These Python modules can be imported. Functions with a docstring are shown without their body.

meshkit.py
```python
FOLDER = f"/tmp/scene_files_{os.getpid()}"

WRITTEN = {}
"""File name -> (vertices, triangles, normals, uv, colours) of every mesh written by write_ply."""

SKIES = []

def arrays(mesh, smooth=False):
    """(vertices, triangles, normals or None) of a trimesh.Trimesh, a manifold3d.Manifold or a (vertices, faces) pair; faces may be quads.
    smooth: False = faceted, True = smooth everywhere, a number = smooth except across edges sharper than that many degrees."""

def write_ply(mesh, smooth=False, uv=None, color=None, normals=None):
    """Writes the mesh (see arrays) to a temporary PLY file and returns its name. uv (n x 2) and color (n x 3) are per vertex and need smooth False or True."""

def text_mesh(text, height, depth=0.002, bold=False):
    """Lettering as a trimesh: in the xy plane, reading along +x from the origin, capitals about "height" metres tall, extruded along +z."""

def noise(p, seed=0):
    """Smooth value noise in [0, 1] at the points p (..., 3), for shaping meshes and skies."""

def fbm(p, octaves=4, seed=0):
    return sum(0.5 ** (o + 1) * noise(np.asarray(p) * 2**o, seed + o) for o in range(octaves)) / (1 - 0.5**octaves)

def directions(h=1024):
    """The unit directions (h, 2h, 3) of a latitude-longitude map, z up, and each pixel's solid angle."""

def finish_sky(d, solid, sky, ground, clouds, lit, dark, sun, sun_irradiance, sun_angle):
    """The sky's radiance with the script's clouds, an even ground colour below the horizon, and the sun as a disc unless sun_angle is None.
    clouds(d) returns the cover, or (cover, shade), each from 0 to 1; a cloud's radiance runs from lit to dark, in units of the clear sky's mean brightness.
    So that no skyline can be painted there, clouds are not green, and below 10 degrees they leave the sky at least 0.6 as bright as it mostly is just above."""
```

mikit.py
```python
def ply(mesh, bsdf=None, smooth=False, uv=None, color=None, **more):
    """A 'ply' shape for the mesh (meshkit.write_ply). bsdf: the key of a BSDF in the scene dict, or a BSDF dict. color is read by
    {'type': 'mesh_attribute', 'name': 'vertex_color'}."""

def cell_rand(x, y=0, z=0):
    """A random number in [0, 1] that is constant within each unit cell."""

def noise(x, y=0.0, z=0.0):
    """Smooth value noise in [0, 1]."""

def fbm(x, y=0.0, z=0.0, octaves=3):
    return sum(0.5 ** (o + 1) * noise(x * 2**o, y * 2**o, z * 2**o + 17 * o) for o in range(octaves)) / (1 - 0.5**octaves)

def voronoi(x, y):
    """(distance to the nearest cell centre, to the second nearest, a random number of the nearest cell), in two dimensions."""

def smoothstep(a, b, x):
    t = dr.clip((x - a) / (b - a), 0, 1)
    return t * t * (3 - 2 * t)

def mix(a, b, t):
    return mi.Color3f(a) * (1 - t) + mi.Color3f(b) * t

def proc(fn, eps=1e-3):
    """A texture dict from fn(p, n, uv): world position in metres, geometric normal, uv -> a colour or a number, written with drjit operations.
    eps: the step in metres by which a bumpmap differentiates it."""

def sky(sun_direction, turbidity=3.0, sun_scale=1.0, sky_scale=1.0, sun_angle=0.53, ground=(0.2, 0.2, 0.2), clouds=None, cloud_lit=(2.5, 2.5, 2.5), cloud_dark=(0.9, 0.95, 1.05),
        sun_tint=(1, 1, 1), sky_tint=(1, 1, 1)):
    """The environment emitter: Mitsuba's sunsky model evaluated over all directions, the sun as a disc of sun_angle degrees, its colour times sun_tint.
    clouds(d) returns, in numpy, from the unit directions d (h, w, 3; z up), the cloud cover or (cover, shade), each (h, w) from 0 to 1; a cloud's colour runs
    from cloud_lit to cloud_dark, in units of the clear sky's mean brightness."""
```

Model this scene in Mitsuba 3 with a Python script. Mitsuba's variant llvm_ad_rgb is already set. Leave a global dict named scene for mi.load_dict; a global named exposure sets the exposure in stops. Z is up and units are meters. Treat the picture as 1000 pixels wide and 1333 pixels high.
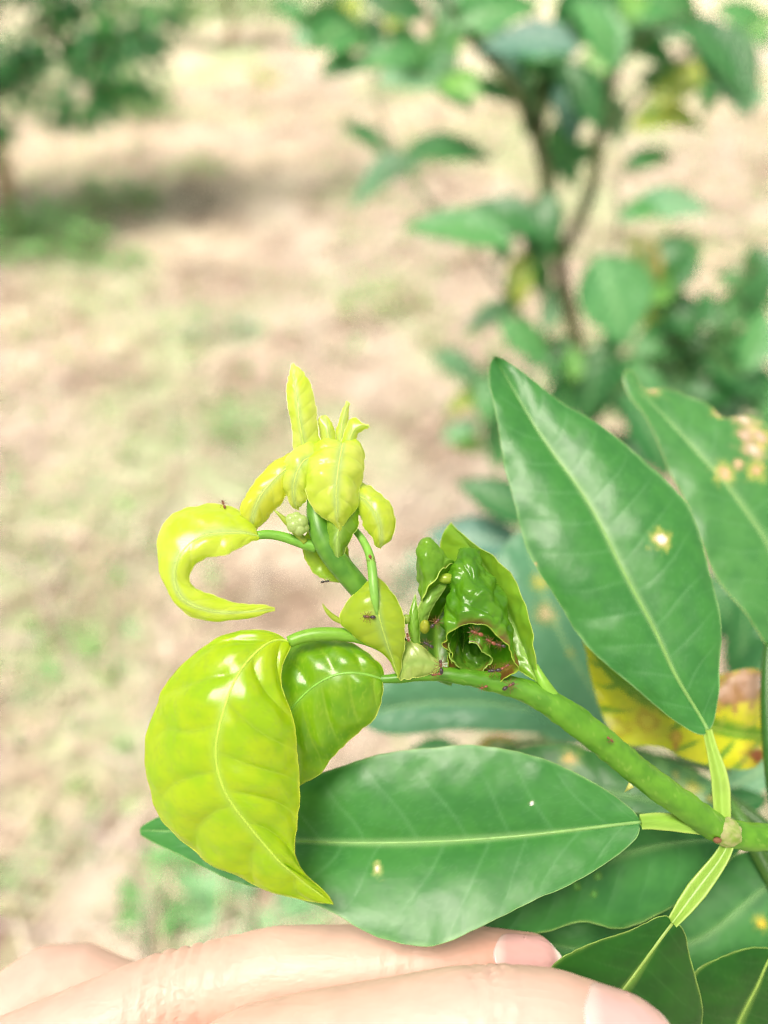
import math, random
import numpy as np, trimesh, manifold3d as m3, mitsuba as mi, mikit, meshkit
from scipy.interpolate import CubicSpline
from mikit import proc, noise, fbm, smoothstep, mix

T = mi.ScalarTransform4f
rng = np.random.default_rng(7)
random.seed(7)
scene, labels = {}, {}

# ------------------------------------------------------------------ camera, sky, exposure
PITCH = math.radians(40.0)
EYE = np.array([0.0, 0.0, 1.05])
RGT = np.array([1.0, 0.0, 0.0])
FWD = np.array([0.0, math.cos(PITCH), -math.sin(PITCH)])
UPV = np.array([0.0, math.sin(PITCH), math.cos(PITCH)])
FOCAL = 1000.0
scene['camera'] = {'type': 'thinlens', 'fov': math.degrees(2 * math.atan(0.5)), 'fov_axis': 'x',
                   'aperture_radius': 0.0025, 'focus_distance': 0.157, 'near_clip': 0.01, 'far_clip': 200.0,
                   'to_world': T().look_at(origin=EYE.tolist(), target=(EYE + FWD).tolist(), up=[0, 0, 1])}
scene['sky'] = mikit.sky((-0.24, -0.24, 0.94), turbidity=4, sun_scale=0.62, sun_angle=27, clouds=lambda d: 1.0,
                         cloud_lit=(0.66, 0.66, 0.66), ground=(0.3, 0.28, 0.24), sun_tint=(0.93, 0.98, 1.12))
exposure = 2.68


def P(x, y, d):
    """The world point at d millimetres of depth that stands in direction (x, y) of the picture plane (1000 wide)."""
    d = d * 0.001
    return EYE + d * (FWD + (x - 500.0) / FOCAL * RGT + (666.5 - y) / FOCAL * UPV)


def PP(pts):
    return np.array([P(*p) for p in pts])


def G(x, y, z=0.0):
    r = FWD + (x - 500.0) / FOCAL * RGT + (666.5 - y) / FOCAL * UPV
    return EYE + r * ((z - EYE[2]) / r[2])


# ------------------------------------------------------------------ names and materials
def numbered(key):
    if key not in scene and key not in labels and key not in used:
        used.add(key)
        return key
    k = 1
    while f'{key}_{k:03d}' in used or f'{key}_{k:03d}' in scene:
        k += 1
    used.add(f'{key}_{k:03d}')
    return f'{key}_{k:03d}'


used = set()


def thing(name, label, cat, group=None):
    key = numbered(name)
    labels[key] = {'label': label, 'category': cat}
    if group:
        labels[key]['group'] = group
    return key


def obj(name, shape, parent=None, label=None, kind=None):
    key = numbered(parent + '__' + name if parent else name)
    scene[key] = shape
    if label or kind:
        labels.setdefault(key, {})
        if label:
            labels[key]['label'] = label
        if kind:
            labels[key]['kind'] = kind
    return key


VC = {'type': 'mesh_attribute', 'name': 'vertex_color'}


def leaf_bsdf(rough, spec, trans, coat=0.0):
    return {'type': 'blendbsdf', 'weight': trans,
            'a': {'type': 'twosided', 'b': {'type': 'principled', 'base_color': VC, 'roughness': rough, 'specular': spec, 'clearcoat': coat, 'clearcoat_gloss': 0.85}},
            'b': {'type': 'principledthin', 'base_color': VC, 'diff_trans': 2.0, 'roughness': 0.6}}


scene['mature_leaf_mat'] = leaf_bsdf(0.42, 0.6, 0.12)
scene['young_leaf_mat'] = leaf_bsdf(0.27, 0.75, 0.42)
scene['shaded_leaf_mat'] = leaf_bsdf(0.5, 0.25, 0.08)  # weak gloss stands in for the shade over the low leaves
scene['soft_leaf_mat'] = leaf_bsdf(0.4, 0.6, 0.25)
scene['stem_mat'] = {'type': 'twosided', 'b': {'type': 'principled', 'base_color': VC, 'roughness': 0.38, 'specular': 0.5}}
scene['matte_mat'] = {'type': 'twosided', 'b': {'type': 'principled', 'base_color': VC, 'roughness': 0.8, 'specular': 0.2}}
scene['ant_mat'] = {'type': 'twosided', 'b': {'type': 'principled', 'base_color': VC, 'roughness': 0.3, 'specular': 0.5}}
def skin_relief(p, n, uv):
    return 0.6 * fbm(p.x * 900.0, p.y * 2300.0, p.z * 2300.0, 2) + 0.6 * noise(p.x * 2200.0, p.y * 1500.0, p.z * 1500.0)


scene['skin_mat'] = {'type': 'twosided', 'b': {'type': 'bumpmap', 'arbitrary': proc(skin_relief, 1e-4), 'scale': 0.00015,
                     'bsdf': {'type': 'principled', 'base_color': VC, 'roughness': 0.45, 'specular': 0.45, 'sheen': 0.2}}}
scene['nail_mat'] = {'type': 'twosided', 'b': {'type': 'principled', 'base_color': VC, 'roughness': 0.22, 'specular': 0.6}}

# ------------------------------------------------------------------ mesh helpers


def spline(pts, n, power=0.7):
    p = np.asarray(pts, float)
    if len(p) == 2:
        return p[0] + np.linspace(0, 1, n)[:, None] * (p[1] - p[0])
    t = np.concatenate([[0], np.cumsum(np.linalg.norm(np.diff(p, axis=0), axis=1) ** power)])
    fine = CubicSpline(t, p)(np.linspace(0, t[-1], 600))
    s = np.concatenate([[0], np.cumsum(np.linalg.norm(np.diff(fine, axis=0), axis=1))])
    return np.stack([np.interp(np.linspace(0, s[-1], n), s, fine[:, k]) for k in range(p.shape[1])], 1)


def grid_faces(a, b):
    i, j = np.meshgrid(np.arange(a - 1), np.arange(b - 1), indexing='ij')
    q = np.stack([i * b + j, i * b + j + 1, (i + 1) * b + j + 1, (i + 1) * b + j], -1).reshape(-1, 4)
    return np.vstack([q[:, [0, 1, 2]], q[:, [0, 2, 3]]])


def tube_mesh(path, radii, sides=10, flat=None, cap=True):
    """A tube round a world polyline; flat = (axis, factor) squeezes the cross-section along an axis."""
    p = np.asarray(path, float)
    n = len(p)
    r = np.interp(np.linspace(0, 1, n), np.linspace(0, 1, len(np.atleast_1d(radii))), np.atleast_1d(radii))
    t = np.gradient(p, axis=0)
    t /= np.linalg.norm(t, axis=1, keepdims=True) + 1e-12
    a = np.cross(t[0], [0.3, 0.5, 0.8])
    a /= np.linalg.norm(a)
    A = []
    for k in range(n):
        a = a - t[k] * (a @ t[k])
        a /= np.linalg.norm(a)
        A.append(a)
    A = np.array(A)
    B = np.cross(t, A)
    ang = np.arange(sides) * 2 * np.pi / sides
    off = np.cos(ang)[None, :, None] * A[:, None] + np.sin(ang)[None, :, None] * B[:, None]
    if flat is not None:
        ax = np.asarray(flat[0], float)
        ax = ax / np.linalg.norm(ax)
        off = off - (off @ ax)[..., None] * ax * (1 - flat[1])
    v = p[:, None] + r[:, None, None] * off
    i, j = np.meshgrid(np.arange(n - 1), np.arange(sides), indexing='ij')
    q = np.stack([i * sides + j, i * sides + (j + 1) % sides, (i + 1) * sides + (j + 1) % sides, (i + 1) * sides + j], -1).reshape(-1, 4)
    f = np.vstack([q[:, [0, 1, 2]], q[:, [0, 2, 3]]])
    v = v.reshape(-1, 3)
    if cap:
        v = np.vstack([v, p[:1], p[-1:]])
        k = np.arange(sides)
        f = np.vstack([f, np.stack([(k + 1) % sides, k, k * 0 + n * sides], 1),
                       np.stack([(n - 1) * sides + k, (n - 1) * sides + (k + 1) % sides, k * 0 + n * sides + 1], 1)])
    return v, f


def tone(v, col, amount=0.12, scale=900.0, seed=0, col2=None):
    """Vertex colours: col, mottled by noise (towards col2 if given)."""
    n = meshkit.fbm(np.asarray(v) * scale, 3, seed)[:, None]
    c = np.asarray(col, float)
    if col2 is not None:
        w = np.clip((n - 0.35) * 3.3, 0, 1)
        return c * (1 - w) + np.asarray(col2) * w
    return np.clip(c * (1 + amount * 2 * (n - 0.5)), 0.001, 0.95)


def tube_obj(name, pts, radii, col, parent, n=40, sides=10, mat='stem_mat', flat=None, world=False, label=None, col2=None, scale=900.0, amount=0.15, jitter=0.0):
    p = spline(pts if world else PP(pts), n)
    v, f = tube_mesh(p, np.asarray(radii) * 0.001, sides, flat)
    if jitter:
        v = v + (meshkit.noise(v * 800, 3)[:, None] - 0.5) * jitter * 0.001
    c = tone(v, col, amount, scale, 5, col2)
    if jitter and not world:     # pale oil glands scattered over green bark
        w = np.clip((meshkit.noise(v * 2600, 12)[:, None] - 0.80) * 6, 0, 0.22)
        c = c * (1 - w) + np.array([0.34, 0.48, 0.10]) * w
    return obj(name, mikit.ply((v, f), mat, smooth=True, color=c), parent, label)


class Leaf:
    """A leaf blade spanned between a left margin, a midrib and a right margin, each a line of (x, y, depth) points from base to tip."""

    def __init__(self, left, mid, right, nu=110, nv=18, bulge=0.06, quilt=0.2, veins=8, wave=0.15, seed=0, world=False, sharp=0.6, sag=0.0, crumple=0.0):
        f = (lambda q: np.asarray(q, float)) if world else PP
        L, M, R = (spline(f(q), nu) for q in (left, mid, right))
        # teeth and a gentle wave along the margins
        tt = np.linspace(0, 1, nu)
        s = np.concatenate([np.linspace(-1, 0, nv + 1), np.linspace(0, 1, nv + 1)[1:]])
        base = np.where(s[None, :, None] < 0, M[:, None] + (-s)[None, :, None] * (L - M)[:, None], M[:, None] + s[None, :, None] * (R - M)[:, None])
        du, dv = np.gradient(base, axis=0), np.gradient(base, axis=1)
        n = np.cross(du, dv)
        n /= np.linalg.norm(n, axis=2, keepdims=True) + 1e-12
        toward = np.sign((n * (EYE - base)).sum(2).mean()) if not world else 1.0
        n *= toward
        # smooth the normals across the fold
        width = np.where(s[None, :] < 0, np.linalg.norm(L - M, axis=1)[:, None], np.linalg.norm(R - M, axis=1)[:, None])
        a = np.abs(s)[None, :]
        q = tt[:, None] * veins + 0.3 - a ** 1.15 * 0.9 * np.clip(veins / 8, 0.4, 1.3) + (s[None, :] > 0) * 0.45
        q = q + 0.5 * (meshkit.noise(base * 90, seed) - 0.5)
        ridge = np.abs(np.sin(np.pi * q)) ** sharp
        fade = np.clip(a * 5, 0, 1) * np.clip((1 - a) * 4, 0, 1) * np.clip(np.sin(np.pi * np.clip(tt, 0.02, 0.98)) * 3, 0, 1)[:, None]
        h = bulge * width * 4 * a * (1 - a) + quilt * 0.001 * (ridge - 0.6) * fade - sag * width * (1 - a) ** 2
        h = h + wave * 0.001 * (meshkit.fbm(base * (70 if wave > 1.25 else 120), 2, seed + 3) - 0.5) * 2 * (0.3 + a)
        h = h + crumple * 0.001 * (meshkit.fbm(base * 260, 2, seed + 13) - 0.5) * 2 * (0.25 + a) * np.clip(tt * 6, 0, 1)[:, None]
        fine = 0.000035 if not world else 0.0
        h = h + fine * (meshkit.fbm(base * 950, 2, seed + 8) - 0.5) * 2
        self.v = base + n * h[..., None]
        edge = np.clip((a - 0.82) / 0.18, 0, 1)
        teeth = (0.00022 + 0.0004 * crumple) * (meshkit.fbm(np.stack([tt * (46 - 26 * min(1, crumple)), tt * 0, tt * 0 + seed], 1), 2)[:, None] - 0.5) * edge
        out = np.where(s[None, :, None] < 0, (L - M)[:, None], (R - M)[:, None])
        out = out / (np.linalg.norm(out, axis=2, keepdims=True) + 1e-9)
        self.v = self.v + out * teeth[..., None]
        self.n, self.tt, self.s, self.q, self.a, self.width = n, tt, s, q, a, width
        self.nu, self.m, self.seed = nu, len(s), seed
        self.c = self.nv = nv

    def colour(self, base, vein=None, rib=None, edge=None, mottle=0.18, scale=220.0, dark=None, vein_w=0.35, tip=None, spots=(), bands=None):
        v = self.v.reshape(-1, 3)
        c = np.ones((len(v), 1)) * np.asarray(base, float)
        a = np.broadcast_to(self.a, self.q.shape).reshape(-1, 1)
        t = np.broadcast_to(self.tt[:, None], self.q.shape).reshape(-1, 1)
        nz = meshkit.fbm(v * scale, 4, self.seed)[:, None]
        if dark is not None:
            w = np.clip((nz - 0.38) * 3.5, 0, 1)
            c = c * (1 - w) + np.asarray(dark) * w
        c = c * (1 + mottle * 2 * (nz - 0.5))
        if tip is not None:
            w = np.clip((t - tip[1]) / (1 - tip[1]), 0, 1) ** 1.5
            c = c * (1 - w) + np.asarray(tip[0]) * w
        vd = np.abs(np.sin(np.pi * self.q)).reshape(-1, 1)
        if bands is not None:
            w = np.clip((0.40 + 1.9 * (meshkit.fbm(v * 130, 3, 5)[:, None] - 0.5) + 0.8 * (nz - 0.5) - vd) * 4, 0, 1)
            w = np.maximum(w, np.clip((0.22 - a) * 9, 0, 1))
            c = c * (1 - w) + np.asarray(bands) * w
        if vein is not None:
            w = np.exp(-(vd / 0.15) ** 2) * vein_w * (1 if base[0] > 0.12 else 0.7) * np.clip((1.0 - a) * 2.5, 0, 1)
            c = c * (1 - w) + np.asarray(vein) * w
        net = np.abs(meshkit.fbm(v * (scale * 2.2), 2, self.seed + 6)[:, None] - 0.5)
        if vein is not None:     # the net of fine veinlets between the side veins
            w = np.exp(-(net / 0.022) ** 2) * (0.3 if base[0] > 0.12 else 0.10) * vein_w / 0.35
            c = c * (1 - w) + np.asarray(vein) * w
        if rib is not None:
            wm = self.width.mean() * 1000
            w = np.exp(-(a * wm / 0.55) ** 2)
            c = c * (1 - w) + np.asarray(rib) * w
        if edge is not None:
            w = np.clip((a - 0.955) / 0.03, 0, 1) * 0.75 * np.clip((meshkit.fbm(v * 300, 2, 21)[:, None] - 0.3) * 3, 0.1, 1)
            c = c * (1 - w) + np.asarray(edge) * w
        for (x, y, d, r, col, halo) in spots:      # lesions: a pale centre in a yellow halo, each at its own place on the blade
            k = np.argmin(np.linalg.norm(v - P(x, y, d), axis=1))
            dist = np.linalg.norm(v - v[k], axis=1)[:, None] * 1000 * (1 + 1.5 * (meshkit.fbm(v * 700, 3, 9)[:, None] - 0.5))
            if halo is not None:
                w = np.exp(-(dist / (r * 1.75)) ** 4) * 0.65
                c = c * (1 - w) + np.asarray(halo) * w
            w = np.exp(-(dist / r) ** 5)
            c = c * (1 - w) + np.asarray(col) * np.array([0.72, 0.60, 0.45]) * w
            w = np.exp(-(dist / (0.66 * r)) ** 5)
            c = c * (1 - w) + np.asarray(col) * w
        return np.clip(c, 0.002, 0.92)

    def shape(self, mat, **kw):
        return mikit.ply((self.v.reshape(-1, 3), grid_faces(self.nu, self.m)), mat, smooth=True, color=self.colour(**kw))

    def rib(self, r0, r1, lift=0.0, upto=0.97):
        k = max(3, int(self.nu * upto))
        p = self.v[:k, self.c] + self.n[:k, self.c] * lift * 0.001
        return tube_mesh(p, np.linspace(r0, r1, 12) * 0.001, 8)

    def margin(self, r=0.16):
        p = np.vstack([self.v[1:, 0], self.v[::-1, -1][:-1]])
        keep = np.concatenate([[True], np.linalg.norm(np.diff(p, axis=0), axis=1) > 1e-5])
        return tube_mesh(p[keep], r * 0.001, 6)


MAT_G = dict(base=(0.046, 0.225, 0.036), dark=(0.030, 0.165, 0.028), vein=(0.13, 0.33, 0.13), rib=(0.19, 0.38, 0.13), edge=(0.16, 0.36, 0.12), mottle=0.22, vein_w=0.35)
YOUNG = dict(base=(0.44, 0.66, 0.012), dark=(0.34, 0.58, 0.010), vein=(0.34, 0.52, 0.05), rib=(0.36, 0.55, 0.12), edge=(0.56, 0.68, 0.05), mottle=0.10, vein_w=0.4)


def leaf(parent, name, L, mat, look, label=None, ribr=(0.42, 0.15), ribcol=(0.19, 0.38, 0.10), marg=0.11, margcol=(0.24, 0.42, 0.13), lift=0.0):
    key = obj(name, L.shape(mat, **look), parent, label)
    if ribr:
        v, f = L.rib(ribr[0] * (0.6 if mat == 'young_leaf_mat' else 0.8), ribr[1] * 0.7, lift=lift - 0.05)
        obj('midrib', mikit.ply((v, f), 'stem_mat', smooth=True, color=tone(v, ribcol, 0.2)), key)
    if marg:
        v, f = L.margin(marg * 0.6)
        obj('margin', mikit.ply((v, f), 'stem_mat', smooth=True, color=tone(v, np.asarray(margcol) * 0.85, 0.6, 300)), key)
    return key


def petiole(leafkey, pts, wide, thick=0.45, col=(0.34, 0.47, 0.10), n=30, edgecol=(0.42, 0.52, 0.16)):
    """A winged citrus leaf stalk: a ribbon with a round middle and thin raised wings."""
    p = spline(PP(pts), n)
    w = np.interp(np.linspace(0, 1, n), np.linspace(0, 1, len(wide)), wide) * 0.001
    t = np.gradient(p, axis=0)
    t /= np.linalg.norm(t, axis=1, keepdims=True)
    view = EYE - p
    side = np.cross(t, view)
    side /= np.linalg.norm(side, axis=1, keepdims=True)
    nrm = np.cross(side, t)
    nrm *= np.sign((nrm * view).sum(1))[:, None]
    s = np.linspace(-1, 1, 17)
    top = 0.75 * np.exp(-(s / 0.55) ** 2) + 0.12 * np.abs(s) ** 3
    bot = -0.9 * np.exp(-(s / 0.45) ** 2) + 0.28 * np.abs(s) ** 3 - 0.05
    ss = np.concatenate([s, s[::-1][1:-1]])
    hh = np.concatenate([top, bot[::-1][1:-1]]) * thick * 0.001
    m = len(ss)
    v = p[:, None] + ss[None, :, None] * w[:, None, None] * side[:, None] + hh[None, :, None] * nrm[:, None]
    i, j = np.meshgrid(np.arange(n - 1), np.arange(m), indexing='ij')
    q = np.stack([i * m + j, i * m + (j + 1) % m, (i + 1) * m + (j + 1) % m, (i + 1) * m + j], -1).reshape(-1, 4)
    f = np.vstack([q[:, [0, 1, 2]], q[:, [0, 2, 3]]])
    v = v.reshape(-1, 3)
    a = np.tile(np.abs(ss), n)[:, None]
    c = tone(v, col, 0.18, 260)
    c = c * (1 - a ** 4) + np.asarray(edgecol) * a ** 4
    # bulged joints at both ends
    return obj('petiole', mikit.ply((v, f), 'stem_mat', smooth=True, color=np.clip(c, 0, 1)), leafkey)


def rings_mesh(rings, nu=48, nt=84, overlap=25.0, start=200.0, shrink=0.12, quilt=0.35, seed=0, wave=0.3):
    """A rolled leaf: rings of (left, right, front, back) points; the sheet runs once round and laps over itself."""
    R = np.array([[P(*q) for q in r] for r in rings])           # k,4,3
    k = len(R)
    t = np.linspace(0, k - 1, nu)
    cs = CubicSpline(np.arange(k), R.reshape(k, -1))(t).reshape(nu, 4, 3) if k > 2 else None
    c = cs.mean(1)
    e1 = (cs[:, 1] - cs[:, 0]) / 2
    e2 = (cs[:, 2] - cs[:, 3]) / 2
    c = (cs[:, 0] + cs[:, 1] + cs[:, 2] + cs[:, 3]) / 4
    th = np.radians(start + np.linspace(0, 360 + overlap, nt))
    sc = 1 - shrink * np.linspace(0, 1, nt) ** 1.5
    v = c[:, None] + sc[None, :, None] * (np.cos(th)[None, :, None] * e1[:, None] + np.sin(th)[None, :, None] * e2[:, None])
    n = v - c[:, None]
    ln = np.linalg.norm(n, axis=2, keepdims=True)
    n = n / (ln + 1e-9)
    u = np.linspace(0, 1, nu)[:, None]
    s = np.linspace(-1, 1, nt)[None, :]
    q = u * 3.4 + np.abs(s) * 2.6 + 1.3 * (meshkit.fbm(v * 150, 2, seed) - 0.5)
    h = quilt * (np.abs(np.sin(np.pi * q)) ** 0.6 - 0.6) * np.clip((1 - np.abs(s)) * 6, 0, 1) * np.clip(u * 4, 0, 1) * np.clip((1 - u) * 5, 0.15, 1)
    h = h + wave * 2 * (meshkit.fbm(v * 150, 2, seed + 5) - 0.5) * np.clip(u * 4, 0, 1)
    h = h + 1.5 * (np.abs(meshkit.fbm(v * 300, 2, seed + 9) - 0.5) * 2 - 0.3) * np.clip(u * 4, 0, 1)
    v = v + n * h[..., None] * 0.001
    ax = np.gradient(c, axis=0)
    ax /= np.linalg.norm(ax, axis=1, keepdims=True)
    ragged = (meshkit.fbm(np.stack([np.cos(th) * 1.6 + seed, np.sin(th) * 1.6, th * 0.3], 1), 3, seed)[None, :] - 0.5) * 0.0042 * np.clip((u - 0.55) / 0.45, 0, 1) ** 1.5
    v = v + ax[:, None] * ragged[..., None]
    return v, q, u, s


def rolled(parent, name, rings, base, dark, edge, label=None, mat='young_leaf_mat', **kw):
    v, q, u, s = rings_mesh(rings, **kw)
    nu, nt = v.shape[:2]
    vv = v.reshape(-1, 3)
    nz = meshkit.fbm(vv * 260, 4, kw.get('seed', 0))[:, None]
    w = np.clip((nz - 0.35) * 3.5, 0, 1)
    c = np.asarray(base) * (1 - w) + np.asarray(dark) * w
    vd = np.exp(-(np.abs(np.sin(np.pi * q)) / 0.14) ** 2).reshape(-1, 1) * 0.3
    c = c * (1 - vd) + np.asarray(dark) * 0.8 * vd
    e = np.maximum(np.clip((u - 0.93) / 0.06, 0, 1) + 0 * s, np.clip((np.abs(s) - 0.95) / 0.04, 0, 1) + 0 * u).reshape(-1, 1) * 0.85
    c = c * (1 - e) + np.asarray(edge) * e
    hurt = np.clip((u - 0.86) / 0.12, 0, 1) + 0 * s
    hurt = hurt.reshape(-1, 1) * np.clip((meshkit.fbm(vv * 330, 3, 77)[:, None] - 0.46) * 7, 0, 1)
    c = c * (1 - hurt) + np.array([0.24, 0.11, 0.03]) * hurt
    key = obj(name, mikit.ply((vv, grid_faces(nu, nt)), mat, smooth=True, color=np.clip(c, 0.002, 0.95)), parent, label)
    p = v[-1]
    tv, tf = tube_mesh(p, 0.12e-3, 6)
    obj('margin', mikit.ply((tv, tf), 'stem_mat', smooth=True, color=tone(tv, edge, 0.25, 600)), key)
    return key


# ------------------------------------------------------------------ the ground
def ground_height(x, y):
    p = np.stack([x, y, x * 0], -1)
    return 0.05 * (meshkit.fbm(p * 1.7, 3, 1) - 0.5) + 0.03 * (meshkit.fbm(p * 7, 3, 2) - 0.5)


def sst(a, b, x):
    t = np.clip((x - a) / (b - a), 0, 1)[:, None]
    return t * t * (3 - 2 * t)


def ground_colour(v):
    x, y, o = v[:, 0], v[:, 1], 0 * v[:, 0]

    def f(sx, sy, k, n):
        return meshkit.fbm(np.stack([x * sx + k * 3.1, y * sy + k, o], 1), n, int(k))

    def mx(a, b, w):
        return np.asarray(a) * (1 - w) + np.asarray(b) * w
    c = mx((0.59, 0.525, 0.42), (0.46, 0.375, 0.295), sst(0.35, 0.68, f(5, 5, 2, 4)))
    c = mx(c, (0.66, 0.58, 0.43), sst(0.45, 0.65, f(1.3, 1.3, 1, 3)))
    c = mx(c, (0.22, 0.15, 0.10), 0.7 * sst(0.53, 0.68, f(9, 7, 5, 4)))
    return mx(c, (0.36, 0.50, 0.24), 0.62 * sst(0.50, 0.66, f(2.1, 2.1, 3, 4)))


gx = np.concatenate([np.linspace(-60, -4, 30)[:-1], np.linspace(-4, 4, 420), np.linspace(4, 60, 30)[1:]])
gy = np.concatenate([np.linspace(-30, -1, 20)[:-1], np.linspace(-1, 7, 420), np.linspace(7, 90, 40)[1:]])
XX, YY = np.meshgrid(gx, gy, indexing='ij')
ZZ = ground_height(XX, YY)
gv = np.stack([XX, YY, ZZ], -1).reshape(-1, 3)
gk = obj('ground', mikit.ply((gv, grid_faces(len(gx), len(gy))), 'matte_mat', smooth=True, color=ground_colour(gv)), None)
labels[gk] = {'label': 'orchard floor of dry beige straw mulch with scattered weeds', 'kind': 'structure'}

# loose straw lying on the ground
NS = 16000
sx = rng.uniform(-2.6, 2.6, NS)
sy = 0.2 + 5.3 * rng.random(NS) ** 1.4
az = rng.uniform(0, np.pi, NS)
ln = rng.uniform(0.03, 0.11, NS)
wd = rng.uniform(0.0012, 0.004, NS)
tl = rng.normal(0, 0.10, NS)
dirv = np.stack([np.cos(az), np.sin(az), tl], 1) * ln[:, None]
sid = np.stack([-np.sin(az), np.cos(az), rng.normal(0, 0.3, NS)], 1) * wd[:, None]
mid = np.stack([sx, sy, ground_height(sx, sy) + 0.006 + np.abs(tl) * ln + 0.012 * rng.random(NS)], 1)
arch = np.array([0, 0, 1.0]) * (ln * 0.10)[:, None]
sv = np.stack([mid - dirv - sid, mid - dirv + sid, mid + arch + sid, mid + arch - sid, mid + dirv - sid * 0.4, mid + dirv + sid * 0.4], 1)
sf = (np.array([[0, 1, 2], [0, 2, 3], [3, 2, 5], [3, 5, 4]])[None] + 6 * np.arange(NS)[:, None, None]).reshape(-1, 3)
pal = np.array([(0.68, 0.58, 0.44), (0.54, 0.42, 0.32), (0.70, 0.62, 0.50), (0.32, 0.22, 0.16), (0.58, 0.48, 0.42), (0.46, 0.52, 0.28)])
sc = np.repeat(pal[rng.choice(6, NS, p=[.28, .24, .2, .1, .1, .08])] * rng.uniform(0.85, 1.12, (NS, 1)), 6, 0)
sk = obj('straw', mikit.ply((sv.reshape(-1, 3), sf), 'matte_mat', color=np.clip(sc, 0, 0.9)), None)
labels[sk] = {'label': 'dry straw blades strewn over the orchard floor', 'kind': 'stuff', 'category': 'straw'}


def leaflets(centres, sizes, dirs, ups, fold=0.25):
    """Many small pointed leaves as one vertex and face list (6 vertices, 4 triangles each)."""
    n = len(centres)
    d = dirs / np.linalg.norm(dirs, axis=1, keepdims=True)
    s = np.cross(d, ups)
    s /= np.linalg.norm(s, axis=1, keepdims=True) + 1e-9
    u = np.cross(s, d)
    L = sizes[:, None]
    base = centres
    v = np.stack([base, base + d * L * 0.45 + s * L * 0.24 + u * L * fold * 0.3, base + d * L * 0.45 - s * L * 0.24 + u * L * fold * 0.3,
                  base + d * L * 0.5, base + d * L - u * L * fold * 0.4, base + d * L * 0.2], 1)
    f = np.array([[0, 1, 3], [0, 3, 2], [3, 1, 4], [2, 3, 4]])
    return v.reshape(-1, 3), (f[None] + 6 * np.arange(n)[:, None, None]).reshape(-1, 3)


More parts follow.
